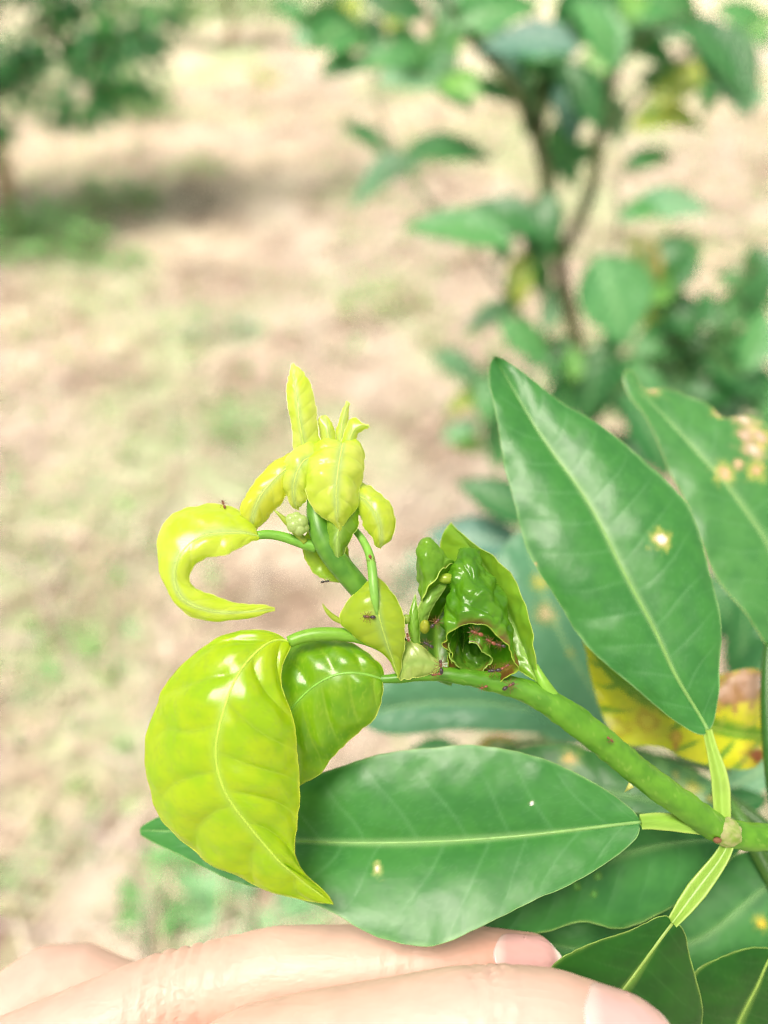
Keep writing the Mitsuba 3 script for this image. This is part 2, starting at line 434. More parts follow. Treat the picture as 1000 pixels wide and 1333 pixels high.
def rosette(c, r, n, hgt, seed):
    g = np.random.default_rng(seed)
    a = g.uniform(0, 2 * np.pi, n)
    rr = r * np.sqrt(g.random(n))
    pos = np.stack([c[0] + rr * np.cos(a), c[1] + rr * np.sin(a) * 0.8, 0 * a], 1)
    pos[:, 2] = ground_height(pos[:, 0], pos[:, 1]) + hgt * g.random(n) * (1 - 0.6 * rr / r)
    pos[:, :2] = c[:2] + (pos[:, :2] - c[:2]) * 0.8
    d = np.stack([np.cos(a), np.sin(a), g.uniform(-0.2, 0.9, n)], 1) + g.normal(0, 0.35, (n, 3))
    v, f = leaflets(pos, g.uniform(0.35, 1.0, n) * r * 0.42, d, np.tile([0, 0, 1.0], (n, 1)) + g.normal(0, 0.25, (n, 3)))
    # every leaf hangs on the crown of the plant by a thin stalk
    root = np.array([c[0], c[1], ground_height(np.array([c[0]]), np.array([c[1]]))[0] + 0.004])
    k = 6 * np.arange(n)
    stalk = np.stack([k, np.full(n, 6 * n), np.full(n, 6 * n + 1)], 1)
    return np.vstack([v, [root, root + [0.0025, 0.0, 0.001]]]), np.vstack([f, stalk])


WEEDS = [  # x, y, radius m, leaves, height, colour, words
    (45, 318, 0.30, 150, 0.12, (0.34, 0.60, 0.24), 'largest bright green weed clump, under the shrub at the left edge'),
    (150, 345, 0.15, 100, 0.06, (0.26, 0.50, 0.18), 'flat pale green weed beside the largest weed clump'),
    (60, 718, 0.060, 46, 0.03, (0.26, 0.50, 0.24), 'small pale green weed at the left edge, halfway up the picture'),
    (92, 842, 0.070, 60, 0.04, (0.36, 0.56, 0.22), 'yellowish green weed left of the drooping yellow leaf'),
    (40, 898, 0.055, 44, 0.03, (0.34, 0.52, 0.26), 'small yellowish green weed near the left edge above the hand'),
    (238, 1165, 0.085, 90, 0.07, (0.20, 0.52, 0.16), 'bright green weed just above the index finger'),
    (335, 1190, 0.105, 110, 0.06, (0.30, 0.58, 0.28), 'wide pale green weed between the index finger and the drooping leaf'),
    (75, 1105, 0.06, 40, 0.02, (0.34, 0.52, 0.28), 'faint green weed in straw above the knuckles'),
    (290, 440, 0.13, 70, 0.04, (0.38, 0.56, 0.36), 'pale green weed in the straw, upper middle of the floor'),
    (300, 568, 0.10, 62, 0.05, (0.26, 0.50, 0.18), 'green weed in the straw left of the erect yellow leaf'),
    (345, 112, 0.13, 90, 0.20, (0.42, 0.56, 0.06), 'small yellow green seedling alone on the far straw'),
    (560, 760, 0.10, 70, 0.06, (0.14, 0.44, 0.24), 'dark green weed behind the rolled leaf cluster'),
    (500, 400, 0.16, 80, 0.05, (0.42, 0.56, 0.24), 'yellowish weed at the foot of the sapling, left side'),
    (450, 745, 0.05, 40, 0.03, (0.20, 0.48, 0.22), 'small green weed seen between the yellow leaves'),
    (25, 1150, 0.06, 40, 0.03, (0.36, 0.54, 0.26), 'pale weed at the left edge just above the hand'),
    (150, 262, 0.24, 130, 0.05, (0.42, 0.58, 0.28), 'low pale weed on the straw right of the corner bush'),
    (250, 225, 0.20, 90, 0.04, (0.46, 0.58, 0.30), 'thin yellowish weed patch on straw further right of the corner bush'),
    (180, 150, 0.26, 120, 0.22, (0.20, 0.46, 0.12), 'green weed below the right side of the shrub'),
]
for k, (x, y, r, n, hgt, col, words) in enumerate(WEEDS):
    key = thing('weed', words, 'weed', 'weeds on the orchard floor')
    v, f = rosette(G(x, y), r, n, hgt, 100 + k)
    cc = np.clip(np.repeat(np.asarray(col) * np.random.default_rng(k).uniform(0.75, 1.25, (n, 1)), 6, 0), 0, 0.9)
    cc = np.vstack([cc, [col, col]])
    scene[key] = mikit.ply((v, f), 'soft_leaf_mat', color=cc)

# thin ground cover: what nobody could count
NG = 5200
gx_, gy_ = rng.uniform(-2.8, 2.8, NG * 4), 0.15 + 5.8 * rng.random(NG * 4) ** 1.2
mask = meshkit.fbm(np.stack([gx_ * 1.5 + 4, gy_ * 1.5, gx_ * 0], 1), 4, 8)
far = np.clip((gx_ - 0.15) * 0.10, 0, 0.10) + np.where(gy_ > 3.2, 0.03, 0)
ok = np.nonzero(mask + far > 0.54)[0][:NG]
gp = np.stack([gx_[ok], gy_[ok], ground_height(gx_[ok], gy_[ok]) + 0.004], 1)
dd = rng.normal(0, 1, (len(ok), 3))
dd[:, 2] = np.abs(dd[:, 2]) * 0.8
v, f = leaflets(gp, rng.uniform(0.018, 0.055, len(ok)), dd, np.tile([0, 0, 1.0], (len(ok), 1)))
gc = np.repeat(np.array([(0.28, 0.55, 0.17), (0.40, 0.58, 0.24), (0.20, 0.50, 0.15)])[rng.integers(0, 3, len(ok))], 6, 0)
key = obj('ground_cover', mikit.ply((v, f), 'soft_leaf_mat', color=gc), None)
labels[key] = {'label': 'thin pale green ground cover growing through the straw', 'kind': 'stuff', 'category': 'ground cover'}

# ------------------------------------------------------------------ the shrub at the upper left
def shrub(name, label, cat, foot, height, blobs, n, seed, cols, trunk_r, size):
    key = thing(name, label, cat)
    g = np.random.default_rng(seed)
    top = np.asarray(foot) + [0, 0, height * 0.45]
    tv, tf = tube_mesh(spline([foot, np.asarray(foot) + [0.03, 0.02, height * 0.25], top], 12), np.array([trunk_r, trunk_r * 0.6]), 8)
    obj('trunk', mikit.ply((tv, tf), 'matte_mat', smooth=True, color=tone(tv, (0.50, 0.34, 0.22), 0.3, 60)), key)
    V, F, Cc, at = [], [], [], 0
    for (bx, by, bz, br) in blobs:
        c = np.asarray(foot) + [bx, by, bz]
        bv, bf = tube_mesh(spline([top - [0, 0, height * 0.2 * g.random()], (top + c) / 2 + g.normal(0, 0.02, 3), c], 10), np.array([trunk_r * 0.45, trunk_r * 0.15]), 6)
        obj('branch', mikit.ply((bv, bf), 'matte_mat', smooth=True, color=tone(bv, (0.22, 0.20, 0.10), 0.3, 60)), key)
        m = int(n * br / sum(b[3] for b in blobs))
        w = g.normal(0, 1, (m, 3))
        w /= np.linalg.norm(w, axis=1, keepdims=True)
        pos = c + w * br * (0.35 + 0.65 * g.random((m, 1)) ** 0.6) * [1, 1, 0.8]
        v, f = leaflets(pos, g.uniform(0.6, 1.2, m) * size, w + g.normal(0, 0.5, (m, 3)) + [0, 0, -0.2], np.tile([0, 0, 1.0], (m, 1)) + g.normal(0, 0.4, (m, 3)))
        V.append(v); F.append(f + at); at += len(v)
        Cc.append(np.repeat(np.asarray(cols)[g.integers(0, len(cols), m)] * g.uniform(0.8, 1.2, (m, 1)), 6, 0))
    k = obj('crown', mikit.ply((np.vstack(V), np.vstack(F)), 'soft_leaf_mat', color=np.clip(np.vstack(Cc), 0, 0.9)), key, kind='stuff')
    return key


SC = [(0.07, 0.32, 0.08), (0.05, 0.24, 0.08), (0.11, 0.40, 0.10), (0.14, 0.42, 0.19)]
foot = G(14, 300)
b0 = [(0.10, 0.0, 0.62, 0.26), (-0.20, 0.05, 0.66, 0.30), (0.28, 0.15, 0.80, 0.25), (0.02, -0.1, 0.42, 0.18), (0.46, 0.1, 0.62, 0.20), (-0.3, -0.1, 0.5, 0.22), (0.3, 0.0, 0.42, 0.13), (0.66, 0.25, 0.92, 0.2), (0.42, 0.1, 0.46, 0.12), (0.95, 0.3, 1.0, 0.2), (0.1, 0.2, 1.0, 0.3), (-0.35, 0.1, 0.95, 0.3)]
b0 = [tuple(1.16 * q for q in b) for b in b0]
shrub('citrus_bush', 'dark green citrus bush with bare pale trunk in upper left corner', 'bush', foot, 1.1, b0, 4200, 31, SC, 0.035, 0.075)
shrub('distant_bush', 'light green bush beyond the corner bush at the top edge', 'bush', G(300, 60), 0.8,
      [(-0.1, 0, 0.36, 0.30), (0.3, 0.1, 0.40, 0.3), (0.75, 0.0, 0.42, 0.24), (-0.5, 0, 0.36, 0.30), (-0.9, 0, 0.4, 0.3)], 1100, 33, [(0.24, 0.44, 0.14), (0.32, 0.5, 0.2)], 0.03, 0.09)

# ------------------------------------------------------------------ the sapling behind
sap = thing('citrus_sapling', 'slender citrus sapling with forked dark trunk behind the foreground leaves', 'sapling')
BARK = (0.055, 0.048, 0.03)
trunk_pts = PP([(775, 905, 985), (772, 700, 880), (764, 560, 815), (757, 480, 790), (742, 405, 780), (728, 335, 775)])
trunk_pts[0] = G(775, 900) - [0, 0, 0.02]
tube_obj('trunk', trunk_pts, [13, 12, 10, 8, 7], BARK, sap, world=True, mat='matte_mat', col2=(0.09, 0.10, 0.04), scale=60, jitter=2.0)
BR = [
    ([(728, 340, 775), (716, 260, 772), (703, 190, 770), (668, 115, 765), (622, 55, 760), (575, -5, 755), (540, -60, 750)], [5.2, 5.6, 4.4, 3.2, 2.4]),
    ([(730, 338, 775), (752, 292, 770), (773, 235, 765), (780, 175, 760), (797, 100, 755), (815, 25, 750), (824, -50, 745)], [4.6, 4.6, 4.0, 3.0]),
    ([(703, 192, 770), (706, 130, 775), (700, 80, 790), (690, 20, 800)], [3.4, 2.6, 1.6]),
    ([(757, 480, 790), (690, 420, 760), (640, 360, 740), (610, 310, 730)], [2.2, 1.6, 1.2]),
    ([(742, 405, 780), (800, 330, 800), (800, 240, 810)], [2.0, 1.5, 1.0]),
    ([(764, 560, 815), (850, 470, 800), (930, 400, 790), (985, 340, 780)], [3.0, 2.2, 1.4]),
    ([(764, 580, 820), (680, 530, 830), (620, 500, 840)], [2.4, 1.6, 1.0]),
    ([(720, 290, 775), (620, 300, 850), (540, 240, 900), (500, 160, 920), (480, 60, 940)], [2.4, 1.8, 1.2]),
    ([(780, 180, 760), (850, 110, 800), (900, 60, 830)], [2.2, 1.6, 1.0]),
    ([(797, 100, 755), (840, 50, 740), (900, 20, 730)], [2.0, 1.4, 1.0]),
    ([(622, 55, 760), (680, 40, 730), (700, 30, 720)], [1.8, 1.2]),
]
branch_pts = []
for pts, rad in BR:
    tube_obj('branch', pts, [1.35 * q for q in rad], (0.045, 0.055, 0.025), sap, n=36, sides=8, mat='matte_mat', col2=(0.09, 0.11, 0.04), scale=60)
    branch_pts.append(spline(PP(pts), 40))
branch_pts = np.vstack(branch_pts + [spline(trunk_pts, 40)[12:]])


def template_leaf(seed, width, look, curl):
    t = np.linspace(0, 1, 9)
    w = width * np.sin(np.pi * t ** 0.85) ** 0.9
    z = -curl * (t - 0.3) ** 2
    M = np.stack([t, 0 * t, z], 1)
    up = 0.25 * w
    Lf = Leaf(M + np.stack([0 * t, w, up], 1), M, M + np.stack([0 * t, -w, up], 1), nu=26, nv=6, bulge=0.12, quilt=12.0, veins=7, wave=30.0, seed=seed, world=True)
    return Lf.shape('soft_leaf_mat' if look.get('soft') else 'mature_leaf_mat', **{k: v for k, v in look.items() if k != 'soft'})


TL = {}
for nm, look in {
    'dark': dict(base=(0.032, 0.175, 0.04), dark=(0.02, 0.115, 0.03), rib=(0.12, 0.28, 0.1), scale=3.0),
    'mid': dict(base=(0.08, 0.31, 0.08), dark=(0.05, 0.23, 0.06), rib=(0.2, 0.4, 0.15), scale=3.0),
    'pale': dict(base=(0.20, 0.42, 0.22), dark=(0.14, 0.36, 0.18), rib=(0.3, 0.5, 0.25), scale=3.0),
    'teal': dict(base=(0.12, 0.28, 0.20), dark=(0.08, 0.22, 0.16), rib=(0.25, 0.4, 0.28), scale=3.0),
    'yellow': dict(base=(0.17, 0.40, 0.06), dark=(0.42, 0.48, 0.08), rib=(0.2, 0.4, 0.1), scale=4.0, soft=1),
    'lime': dict(base=(0.17, 0.42, 0.07), dark=(0.11, 0.34, 0.06), rib=(0.3, 0.5, 0.15), scale=3.0),
    'rust': dict(base=(0.10, 0.20, 0.04), dark=(0.50, 0.28, 0.06), rib=(0.2, 0.3, 0.1), scale=4.0, soft=1),
}.items():
    TL[nm] = [template_leaf(i + 11 * len(TL), (0.24, 0.27)[i], look, (0.35, 0.7)[i]) for i in range(2)]
ROUND = template_leaf(77, 0.42, dict(base=(0.11, 0.34, 0.11), dark=(0.08, 0.28, 0.09), rib=(0.2, 0.45, 0.18), scale=3.0, mottle=0.1), 0.25)


def frame(pos, d, up):
    d = d / np.linalg.norm(d)
    s = np.cross(up, d)
    s /= np.linalg.norm(s)
    m = np.eye(4)
    m[:3, 0], m[:3, 1], m[:3, 2], m[:3, 3] = d, s, np.cross(d, s), pos
    return m


def sap_leaf(x, y, dep, px, ang, kind, face=0.5, roll=0.0, dive=0.0, var=0, label=None, parent=None, attach=None):
    """A leaf whose middle stands at (x, y, dep), px long on the picture, pointing to ang degrees; face: how far its upper side turns to the eye."""
    parent = parent or sap
    a = math.radians(ang)
    d = math.cos(a) * RGT + math.sin(a) * UPV + dive * FWD
    d /= np.linalg.norm(d)
    side = np.cross(d, -FWD)
    side /= np.linalg.norm(side)
    nrm = np.cross(side, d) * (1 if np.dot(np.cross(side, d), -FWD) > 0 else -1)
    nrm = math.cos(roll) * nrm + math.sin(roll) * side
    up = nrm * face + np.array([0, 0, 1.0]) * (1 - face)
    size = px * dep * 1e-6 / max(0.35, math.sqrt(1 - (d @ FWD) ** 2))
    base = P(x, y, dep) - d * size * 0.5
    m = frame(base, d, up) @ np.diag([size, size, size, 1.0])
    k = obj('leaf', {**(ROUND if kind == 'round' else TL[kind][var]), 'to_world': T(m)}, parent, label)
    bp = branch_pts if attach is None else attach
    near = bp[np.argmin(np.linalg.norm(bp - base, axis=1) + 0.4 * np.linalg.norm(bp - (base - d * 0.03), axis=1))]
    if np.linalg.norm(near - base) > 0.004:
        pv, pf = tube_mesh(spline([near, (near + base) / 2 - d * 0.1 * np.linalg.norm(near - base), base], 8), np.array([1.3, 0.9]) * 0.001, 6)
        obj('petiole', mikit.ply((pv, pf), 'stem_mat', smooth=True, color=tone(pv, (0.12, 0.26, 0.08), 0.2, 60)), k)
    return k


SL = [
    (585, 195, 760, 124, 4, 'dark', 0.25, 0.6, 0.0, 0), (598, 297, 700, 150, 165, 'mid', 0.6, 0.3, 0, 0), (650, 280, 740, 140, 160, 'dark', 0.5, 0.2, 0, 1),
    (800, 388, 640, 122, -70, 'round', 0.95, 0, 0, 0), (930, 62, 720, 150, -48, 'dark', 0.7, -0.3, -0.2, 0), (952, 85, 730, 130, -55, 'pale', 0.5, 0.9, 0, 1),
    (846, 206, 800, 74, 22, 'dark', 0.4, 0.2, 0, 0), (875, 266, 790, 118, 8, 'pale', 0.4, 0.2, 0, 0), (838, 272, 780, 70, 25, 'mid', 0.4, 0.2, 0, 1), (885, 110, 780, 110, -150, 'yellow', 0.6, 0.2, 0, 0),
    (880, 150, 790, 120, 10, 'yellow', 0.3, 0.3, 0, 1), (690, 52, 700, 130, 170, 'teal', 0.8, 0.2, 0.1, 0), (730, 50, 760, 110, 60, 'dark', 0.6, 0, 0, 1),
    (762, 122, 740, 100, -60, 'dark', 0.8, 0.2, 0, 0), (742, 140, 770, 90, -80, 'teal', 0.8, 0.2, 0, 0), (488, 46, 900, 56, -75, 'dark', 0.8, 0, 0, 1),
    (550, 98, 920, 124, 5, 'pale', 0.5, 0.2, 0, 0), (590, 122, 900, 70, -30, 'dark', 0.5, 0.2, 0, 0), (676, 365, 760, 78, -100, 'yellow', 0.8, 0.2, 0, 0),
    (893, 345, 740, 66, 60, 'dark', 0.8, 0.2, 0, 0), (920, 398, 760, 62, 70, 'dark', 0.8, 0.3, 0, 1), (684, 442, 730, 90, -40, 'mid', 0.8, 0.2, 0, 0),
    (838, 330, 760, 80, 120, 'rust', 0.8, 0, 0, 0), (868, 330, 780, 90, -160, 'dark', 0.6, 0, 0, 0), (962, 490, 800, 110, -20, 'dark', 0.4, 0.2, 0, 0),
    (930, 450, 820, 110, 190, 'dark', 0.5, 0.4, 0, 1), (985, 440, 790, 100, 70, 'mid', 0.5, 0.2, 0, 0), (870, 440, 800, 100, 20, 'mid', 0.5, 0.2, 0, 1),
    (770, 500, 780, 110, -100, 'dark', 0.8, 0.2, 0, 0), (735, 520, 800, 100, -140, 'dark', 0.8, 0.2, 0, 1), (800, 505, 800, 100, -60, 'dark', 0.6, -0.2, 0, 0),
    (720, 460, 780, 80, 200, 'dark', 0.6, 0, 0, 0), (480, 180, 940, 80, -30, 'dark', 0.3, 0, 0, 0), (500, 225, 900, 110, 200, 'pale', 0.3, 0, 0, 1),
    (385, 20, 980, 80, -35, 'mid', 0.4, 0.2, 0, 0), (420, 35, 960, 90, 30, 'pale', 0.5, 0.2, 0, 1), (455, 20, 940, 80, 80, 'yellow', 0.6, 0, 0, 0),
    (620, 18, 780, 110, 100, 'mid', 0.7, 0, 0, 0), (590, 40, 790, 90, 200, 'mid', 0.5, 0.2, 0, 1), (650, 12, 740, 120, 20, 'mid', 0.7, 0.1, 0, 0), (780, 30, 730, 130, 110, 'mid', 0.6, 0.2, 0, 1),
    (755, 8, 760, 120, 60, 'dark', 0.6, 0.2, 0, 0), (840, 60, 790, 110, -20, 'mid', 0.5, 0.2, 0, 0), (870, 20, 760, 130, 20, 'mid', 0.5, 0, 0, 1), (900, 35, 800, 110, 10, 'pale', 0.5, 0, 0, 0),
    (975, 30, 900, 100, -30, 'mid', 0.5, 0.3, 0, 0), (980, 130, 1000, 60, 40, 'pale', 0.3, 0, 0, 0), (655, 70, 800, 110, -30, 'teal', 0.7, 0, 0, 1), (630, 115, 820, 90, 160, 'mid', 0.4, 0, 0, 0),
    (720, 90, 820, 100, 80, 'dark', 0.7, 0.2, 0, 0), (700, 130, 790, 80, -120, 'dark', 0.7, 0.2, 0, 1), (735, 200, 810, 90, -70, 'mid', 0.6, 0.2, 0, 0), (722, 215, 820, 60, 60, 'pale', 0.5, 0, 0, 0),
    (655, 320, 790, 50, 80, 'pale', 0.5, 0, 0, 0), (706, 300, 760, 110, -100, 'dark', 0.7, 0.3, 0, 0), (640, 410, 800, 80, 200, 'pale', 0.4, 0, 0, 0), (660, 500, 820, 80, -60, 'mid', 0.5, 0, 0, 0),
    (600, 480, 860, 90, -30, 'pale', 0.3, 0, 0, 0), (610, 520, 860, 70, 200, 'yellow', 0.3, 0, 0, 0), (690, 540, 840, 90, -40, 'mid', 0.5, 0, 0, 1), (850, 400, 830, 80, 40, 'yellow', 0.5, 0, 0, 0),
    (840, 480, 860, 100, 0, 'mid', 0.4, 0, 0, 0), (900, 490, 840, 100, -30, 'pale', 0.4, 0, 0, 1), (960, 400, 820, 100, 40, 'mid', 0.4, 0, 0, 0), (990, 520, 820, 100, 120, 'mid', 0.4, 0, 0, 0),
    (880, 520, 880, 90, 160, 'dark', 0.4, 0, 0, 0), (930, 540, 860, 110, -10, 'dark', 0.4, 0, 0, 1), (720, 400, 800, 70, -110, 'pale', 0.6, 0, 0, 0), (700, 350, 800, 70, 100, 'mid', 0.6, 0, 0, 0),
    (520, 40, 980, 70, 120, 'yellow', 0.5, 0, 0, 0), (540, 70, 960, 80, -160, 'pale', 0.4, 0, 0, 1), (760, 200, 830, 70, 30, 'mid', 0.5, 0, 0, 0), (800, 150, 820, 70, -60, 'pale', 0.5, 0, 0, 1),
    (650, 570, 850, 90, -90, 'mid', 0.4, 0, 0, 0), (600, 560, 870, 60, 200, 'pale', 0.3, 0, 0, 0), (830, 580, 870, 100, 60, 'dark', 0.4, 0, 0, 0), (990, 570, 850, 110, 160, 'dark', 0.4, 0, 0, 1),
]
for args in SL:
    sap_leaf(*args[:9], var=args[9], label={'round': 'broad rounded leaf facing the camera', 'yellow': 'yellow blotched leaf', 'rust': 'leaf with rusty orange patch'}.get(args[5]))

g2 = np.random.default_rng(55)
kinds = ['dark', 'mid', 'lime', 'dark', 'mid', 'pale', 'lime', 'mid']
spots2 = [(g2.uniform(560, 1000), g2.uniform(-10, 110)) for _ in range(26)] + [(g2.uniform(600, 1000), g2.uniform(400, 590)) for _ in range(24)] + [(g2.uniform(860, 1000), g2.uniform(330, 560)) for _ in range(14)] + [(g2.uniform(400, 600), g2.uniform(0, 130)) for _ in range(10)]
for (x, y) in spots2:
    sap_leaf(x, y, g2.uniform(720, 980), g2.uniform(50, 100), g2.uniform(0, 360), kinds[g2.integers(0, len(kinds))], g2.uniform(0.3, 0.9), g2.uniform(-0.6, 0.6), g2.uniform(-0.3, 0.3), int(g2.integers(0, 2)))

# ------------------------------------------------------------------ the focal shoot
shoot = thing('citrus_shoot', 'citrus shoot with rolled and drooping yellow green young leaves above three dark mature leaves', 'citrus shoot')
STEM = (0.072, 0.225, 0.012)
tube_obj('stem', [(1180, 1100, 172), (1060, 1088, 168), (1000, 1090, 166), (948, 1084, 165), (900, 1055, 163), (845, 1015, 162), (780, 962, 160), (715, 915, 159), (680, 898, 159), (630, 886, 158.5), (575, 878, 158), (540, 880, 158), (493, 884, 158)],
         [2.0, 2.1, 2.3, 2.7, 3.0, 3.0, 3.0, 3.0, 3.1, 2.5, 1.9, 1.3, 0.9], STEM, shoot, n=220, sides=36, amount=0.2, scale=400, jitter=0.25, col2=(0.11, 0.30, 0.018))
tube_obj('stem_tip', [(590, 884, 160), (555, 868, 161), (520, 838, 161), (490, 797, 159), (465, 762, 157), (438, 730, 156), (420, 700, 156), (412, 665, 157), (415, 630, 158), (425, 600, 159)],
         [1.5, 1.6, 1.8, 2.1, 2.3, 2.4, 2.3, 1.8, 1.2], (0.06, 0.20, 0.015), shoot, n=60, sides=16, scale=500, label='dark green upper stem below the pale tuft', col2=(0.12, 0.30, 0.03))
# node scar where three stalks meet
nd = trimesh.creation.icosphere(3, 0.0031)
nd.vertices = nd.vertices * (1 + 0.35 * (meshkit.fbm(nd.vertices * 900, 3, 4)[:, None] - 0.5)) * [1.0, 0.9, 1.1] + P(946, 1084, 163.5)
obj('node', mikit.ply(nd, 'matte_mat', smooth=True, color=tone(nd.vertices, (0.22, 0.34, 0.06), 0.4, 1200, 2, (0.38, 0.38, 0.18))), shoot, 'pale scarred node')
bud = trimesh.creation.icosphere(2, 0.0006)
bud.vertices = bud.vertices * [1.5, 1, 1] + P(868, 1056, 160)
bud.apply_translation(P(934, 1094, 161.2) - P(868, 1056, 160))
obj('bud', mikit.ply(bud, 'matte_mat', smooth=True, color=tone(bud.vertices, (0.20, 0.10, 0.05), 0.3)), shoot, 'small reddish brown bud at the node')
th_ = trimesh.creation.cone(0.0007, 0.0022, sections=10)
th_.apply_transform(frame(P(822, 1022, 160), P(812, 1024, 160) - P(835, 1000, 161), FWD) @ trimesh.transformations.rotation_matrix(math.pi / 2, [0, 1, 0]))
obj('thorn', mikit.ply(th_, 'stem_mat', smooth=True, color=tone(th_.vertices, (0.42, 0.45, 0.12))), shoot)

WHITE, TAN, HALO = (0.85, 0.80, 0.66), (0.70, 0.52, 0.30), (0.55, 0.55, 0.12)

# upright mature leaf
l1 = Leaf([(921, 953, 169), (912, 956, 169), (856, 920, 170), (808, 880, 171), (760, 836, 172.5), (728, 784, 174), (692, 728, 176), (676, 680, 178), (660, 612, 181), (648, 556, 184), (637, 492, 188), (640, 464, 190)],
          [(921, 950, 169), (905, 922, 170), (880, 880, 170), (856, 828, 171.5), (820, 760, 174), (792, 704, 176.5), (760, 645, 180), (700, 560, 186), (655, 484, 191.5), (641, 464, 191.5)],
          [(922, 950, 169), (928, 942, 169), (936, 885, 170), (938, 820, 172), (932, 772, 174), (916, 712, 177), (896, 660, 180), (848, 608, 183), (800, 566, 185), (732, 524, 188), (680, 484, 190.5), (646, 462, 191)],
          nu=200, nv=56, bulge=0.10, quilt=0.13, veins=13, wave=0.9, seed=2)
k1 = leaf(shoot, 'leaf', l1, 'mature_leaf_mat', {**MAT_G, 'spots': [(850, 708, 179, 1.3, WHITE, (0.52, 0.52, 0.10)), (684, 742, 176, 0.5, TAN, None)]}, 'upright mature leaf with one white lesion', (0.6, 0.12))
petiole(k1, [(946, 1084, 164), (940, 1050, 165), (938, 1020, 166), (930, 985, 167.5), (921, 950, 169)], [1.3, 1.75, 1.9, 1.7, 1.2, 1.0], 1.0, (0.26, 0.44, 0.06), edgecol=(0.36, 0.50, 0.10))

# mature leaf lying to the left
l2 = Leaf([(832, 1066, 163), (824, 1056, 163.5), (789, 1029, 165), (736, 1000, 166), (683, 981, 167), (604, 970, 168), (560, 974, 168.5), (510, 979, 169), (450, 996, 170.5), (390, 1015, 173), (330, 1033, 174), (260, 1052, 176), (210, 1063, 178), (183, 1078, 179)],
          [(834, 1070, 163.5), (760, 1079, 163.5), (680, 1088, 164), (600, 1094, 164.8), (520, 1097, 165.8), (450, 1097, 167.3), (390, 1095, 169), (300, 1090, 173), (230, 1083, 176), (182, 1082, 179)],
          [(833, 1074, 163), (828, 1090, 162), (798, 1117, 160), (749, 1148, 157), (692, 1174, 155), (648, 1196, 153.5), (600, 1219, 152.5), (560, 1232, 152.5), (505, 1224, 153.5), (470, 1210, 155), (430, 1187, 157), (380, 1167, 160), (300, 1145, 166), (240, 1116, 172), (200, 1096, 177), (184, 1086, 179)],
          nu=210, nv=56, bulge=0.07, quilt=0.15, veins=11, wave=0.6, seed=5)
k2 = leaf(shoot, 'leaf', l2, 'mature_leaf_mat', {**MAT_G, 'spots': [(487, 1122, 160, 0.7, WHITE, (0.40, 0.48, 0.14)), (693, 1048, 163, 0.4, (0.9, 0.9, 0.9), None), (320, 1110, 168, 0.7, (0.4, 0.45, 0.2), None)]},
          'broad mature leaf lying above the fingers, with small pale lesion', (0.55, 0.12))
petiole(k2, [(946, 1086, 164), (905, 1076, 163.8), (868, 1070, 163.5), (834, 1070, 163)], [1.0, 1.35, 1.75, 1.8, 1.5], 0.8, (0.22, 0.42, 0.05), edgecol=(0.34, 0.48, 0.10))

# lower leaf held by finger and thumb, its shade put into the colour
SHADED = dict(base=(0.016, 0.10, 0.009), dark=(0.012, 0.07, 0.008), vein=(0.07, 0.2, 0.05), rib=(0.2, 0.36, 0.06), edge=(0.2, 0.34, 0.06), mottle=0.2, vein_w=0.2)  # greens darkened to imitate shade on the two lowest leaves
l5 = Leaf([(873, 1200, 160), (866, 1192, 160), (824, 1210, 158), (780, 1223, 156.5), (745, 1238, 155), (718, 1258, 154), (706, 1290, 153.5), (700, 1340, 153), (706, 1400, 153), (722, 1440, 154)],
          [(875, 1202, 160), (850, 1236, 158.5), (824, 1271, 158), (795, 1310, 157), (765, 1365, 156), (735, 1420, 154.5), (722, 1442, 154)],
          [(877, 1201, 160), (887, 1207, 160), (899, 1249, 163), (912, 1298, 166), (911, 1340, 168), (890, 1385, 168), (830, 1425, 163), (760, 1445, 157), (723, 1443, 154)],
          nu=110, nv=24, bulge=0.06, quilt=0.12, veins=9, wave=0.5, seed=8)
k5 = leaf(shoot, 'leaf', l5, 'shaded_leaf_mat', SHADED, 'dark shaded leaf held above the thumbnail', (0.5, 0.15), (0.24, 0.38, 0.07), 0.17, (0.22, 0.36, 0.07))
petiole(k5, [(950, 1092, 164), (938, 1118, 163), (918, 1145, 162), (893, 1178, 161), (875, 1202, 160)], [1.2, 1.5, 1.8, 2.0, 1.7, 1.1], 1.0, (0.22, 0.40, 0.05), edgecol=(0.32, 0.48, 0.08))

# ---- young leaves
ANTSPOT = ()
y1 = Leaf([(376, 836, 156), (357, 824, 155.5), (314, 823, 155), (278, 837, 154.5), (235, 869, 154), (208, 904, 154), (195, 945, 154), (189, 992, 154), (197, 1035, 154), (220, 1078, 154), (253, 1110, 153), (296, 1137, 152), (350, 1160, 150.5), (393, 1172, 150), (433, 1177, 150)],
          [(377, 836, 155.5), (358, 834, 154), (332, 851, 150.5), (307, 884, 147), (289, 934, 144.5), (281, 981, 143.8), (292, 1028, 144), (321, 1071, 145), (357, 1114, 146.5), (400, 1152, 148.5), (434, 1178, 150)],
          [(378, 838, 155.5), (374, 850, 154.5), (366, 868, 153), (366, 894, 151.5), (377, 923, 150.5), (386, 963, 150), (390, 1006, 150), (388, 1060, 150), (384, 1112, 149), (400, 1139, 149), (434, 1177, 150)],
          nu=170, nv=40, bulge=0.10, quilt=1.2, veins=8, wave=1.2, seed=11, crumple=0.3, sharp=0.75)
ky = leaf(shoot, 'young_leaf', y1, 'young_leaf_mat', {**YOUNG, 'base': (0.46, 0.66, 0.010), 'dark': (0.34, 0.58, 0.008), 'rib': (0.42, 0.64, 0.06)}, 'large drooping yellow green leaf, puckered and glossy', (0.45, 0.15), (0.46, 0.66, 0.07), 0.12, (0.52, 0.60, 0.04), lift=0.0)
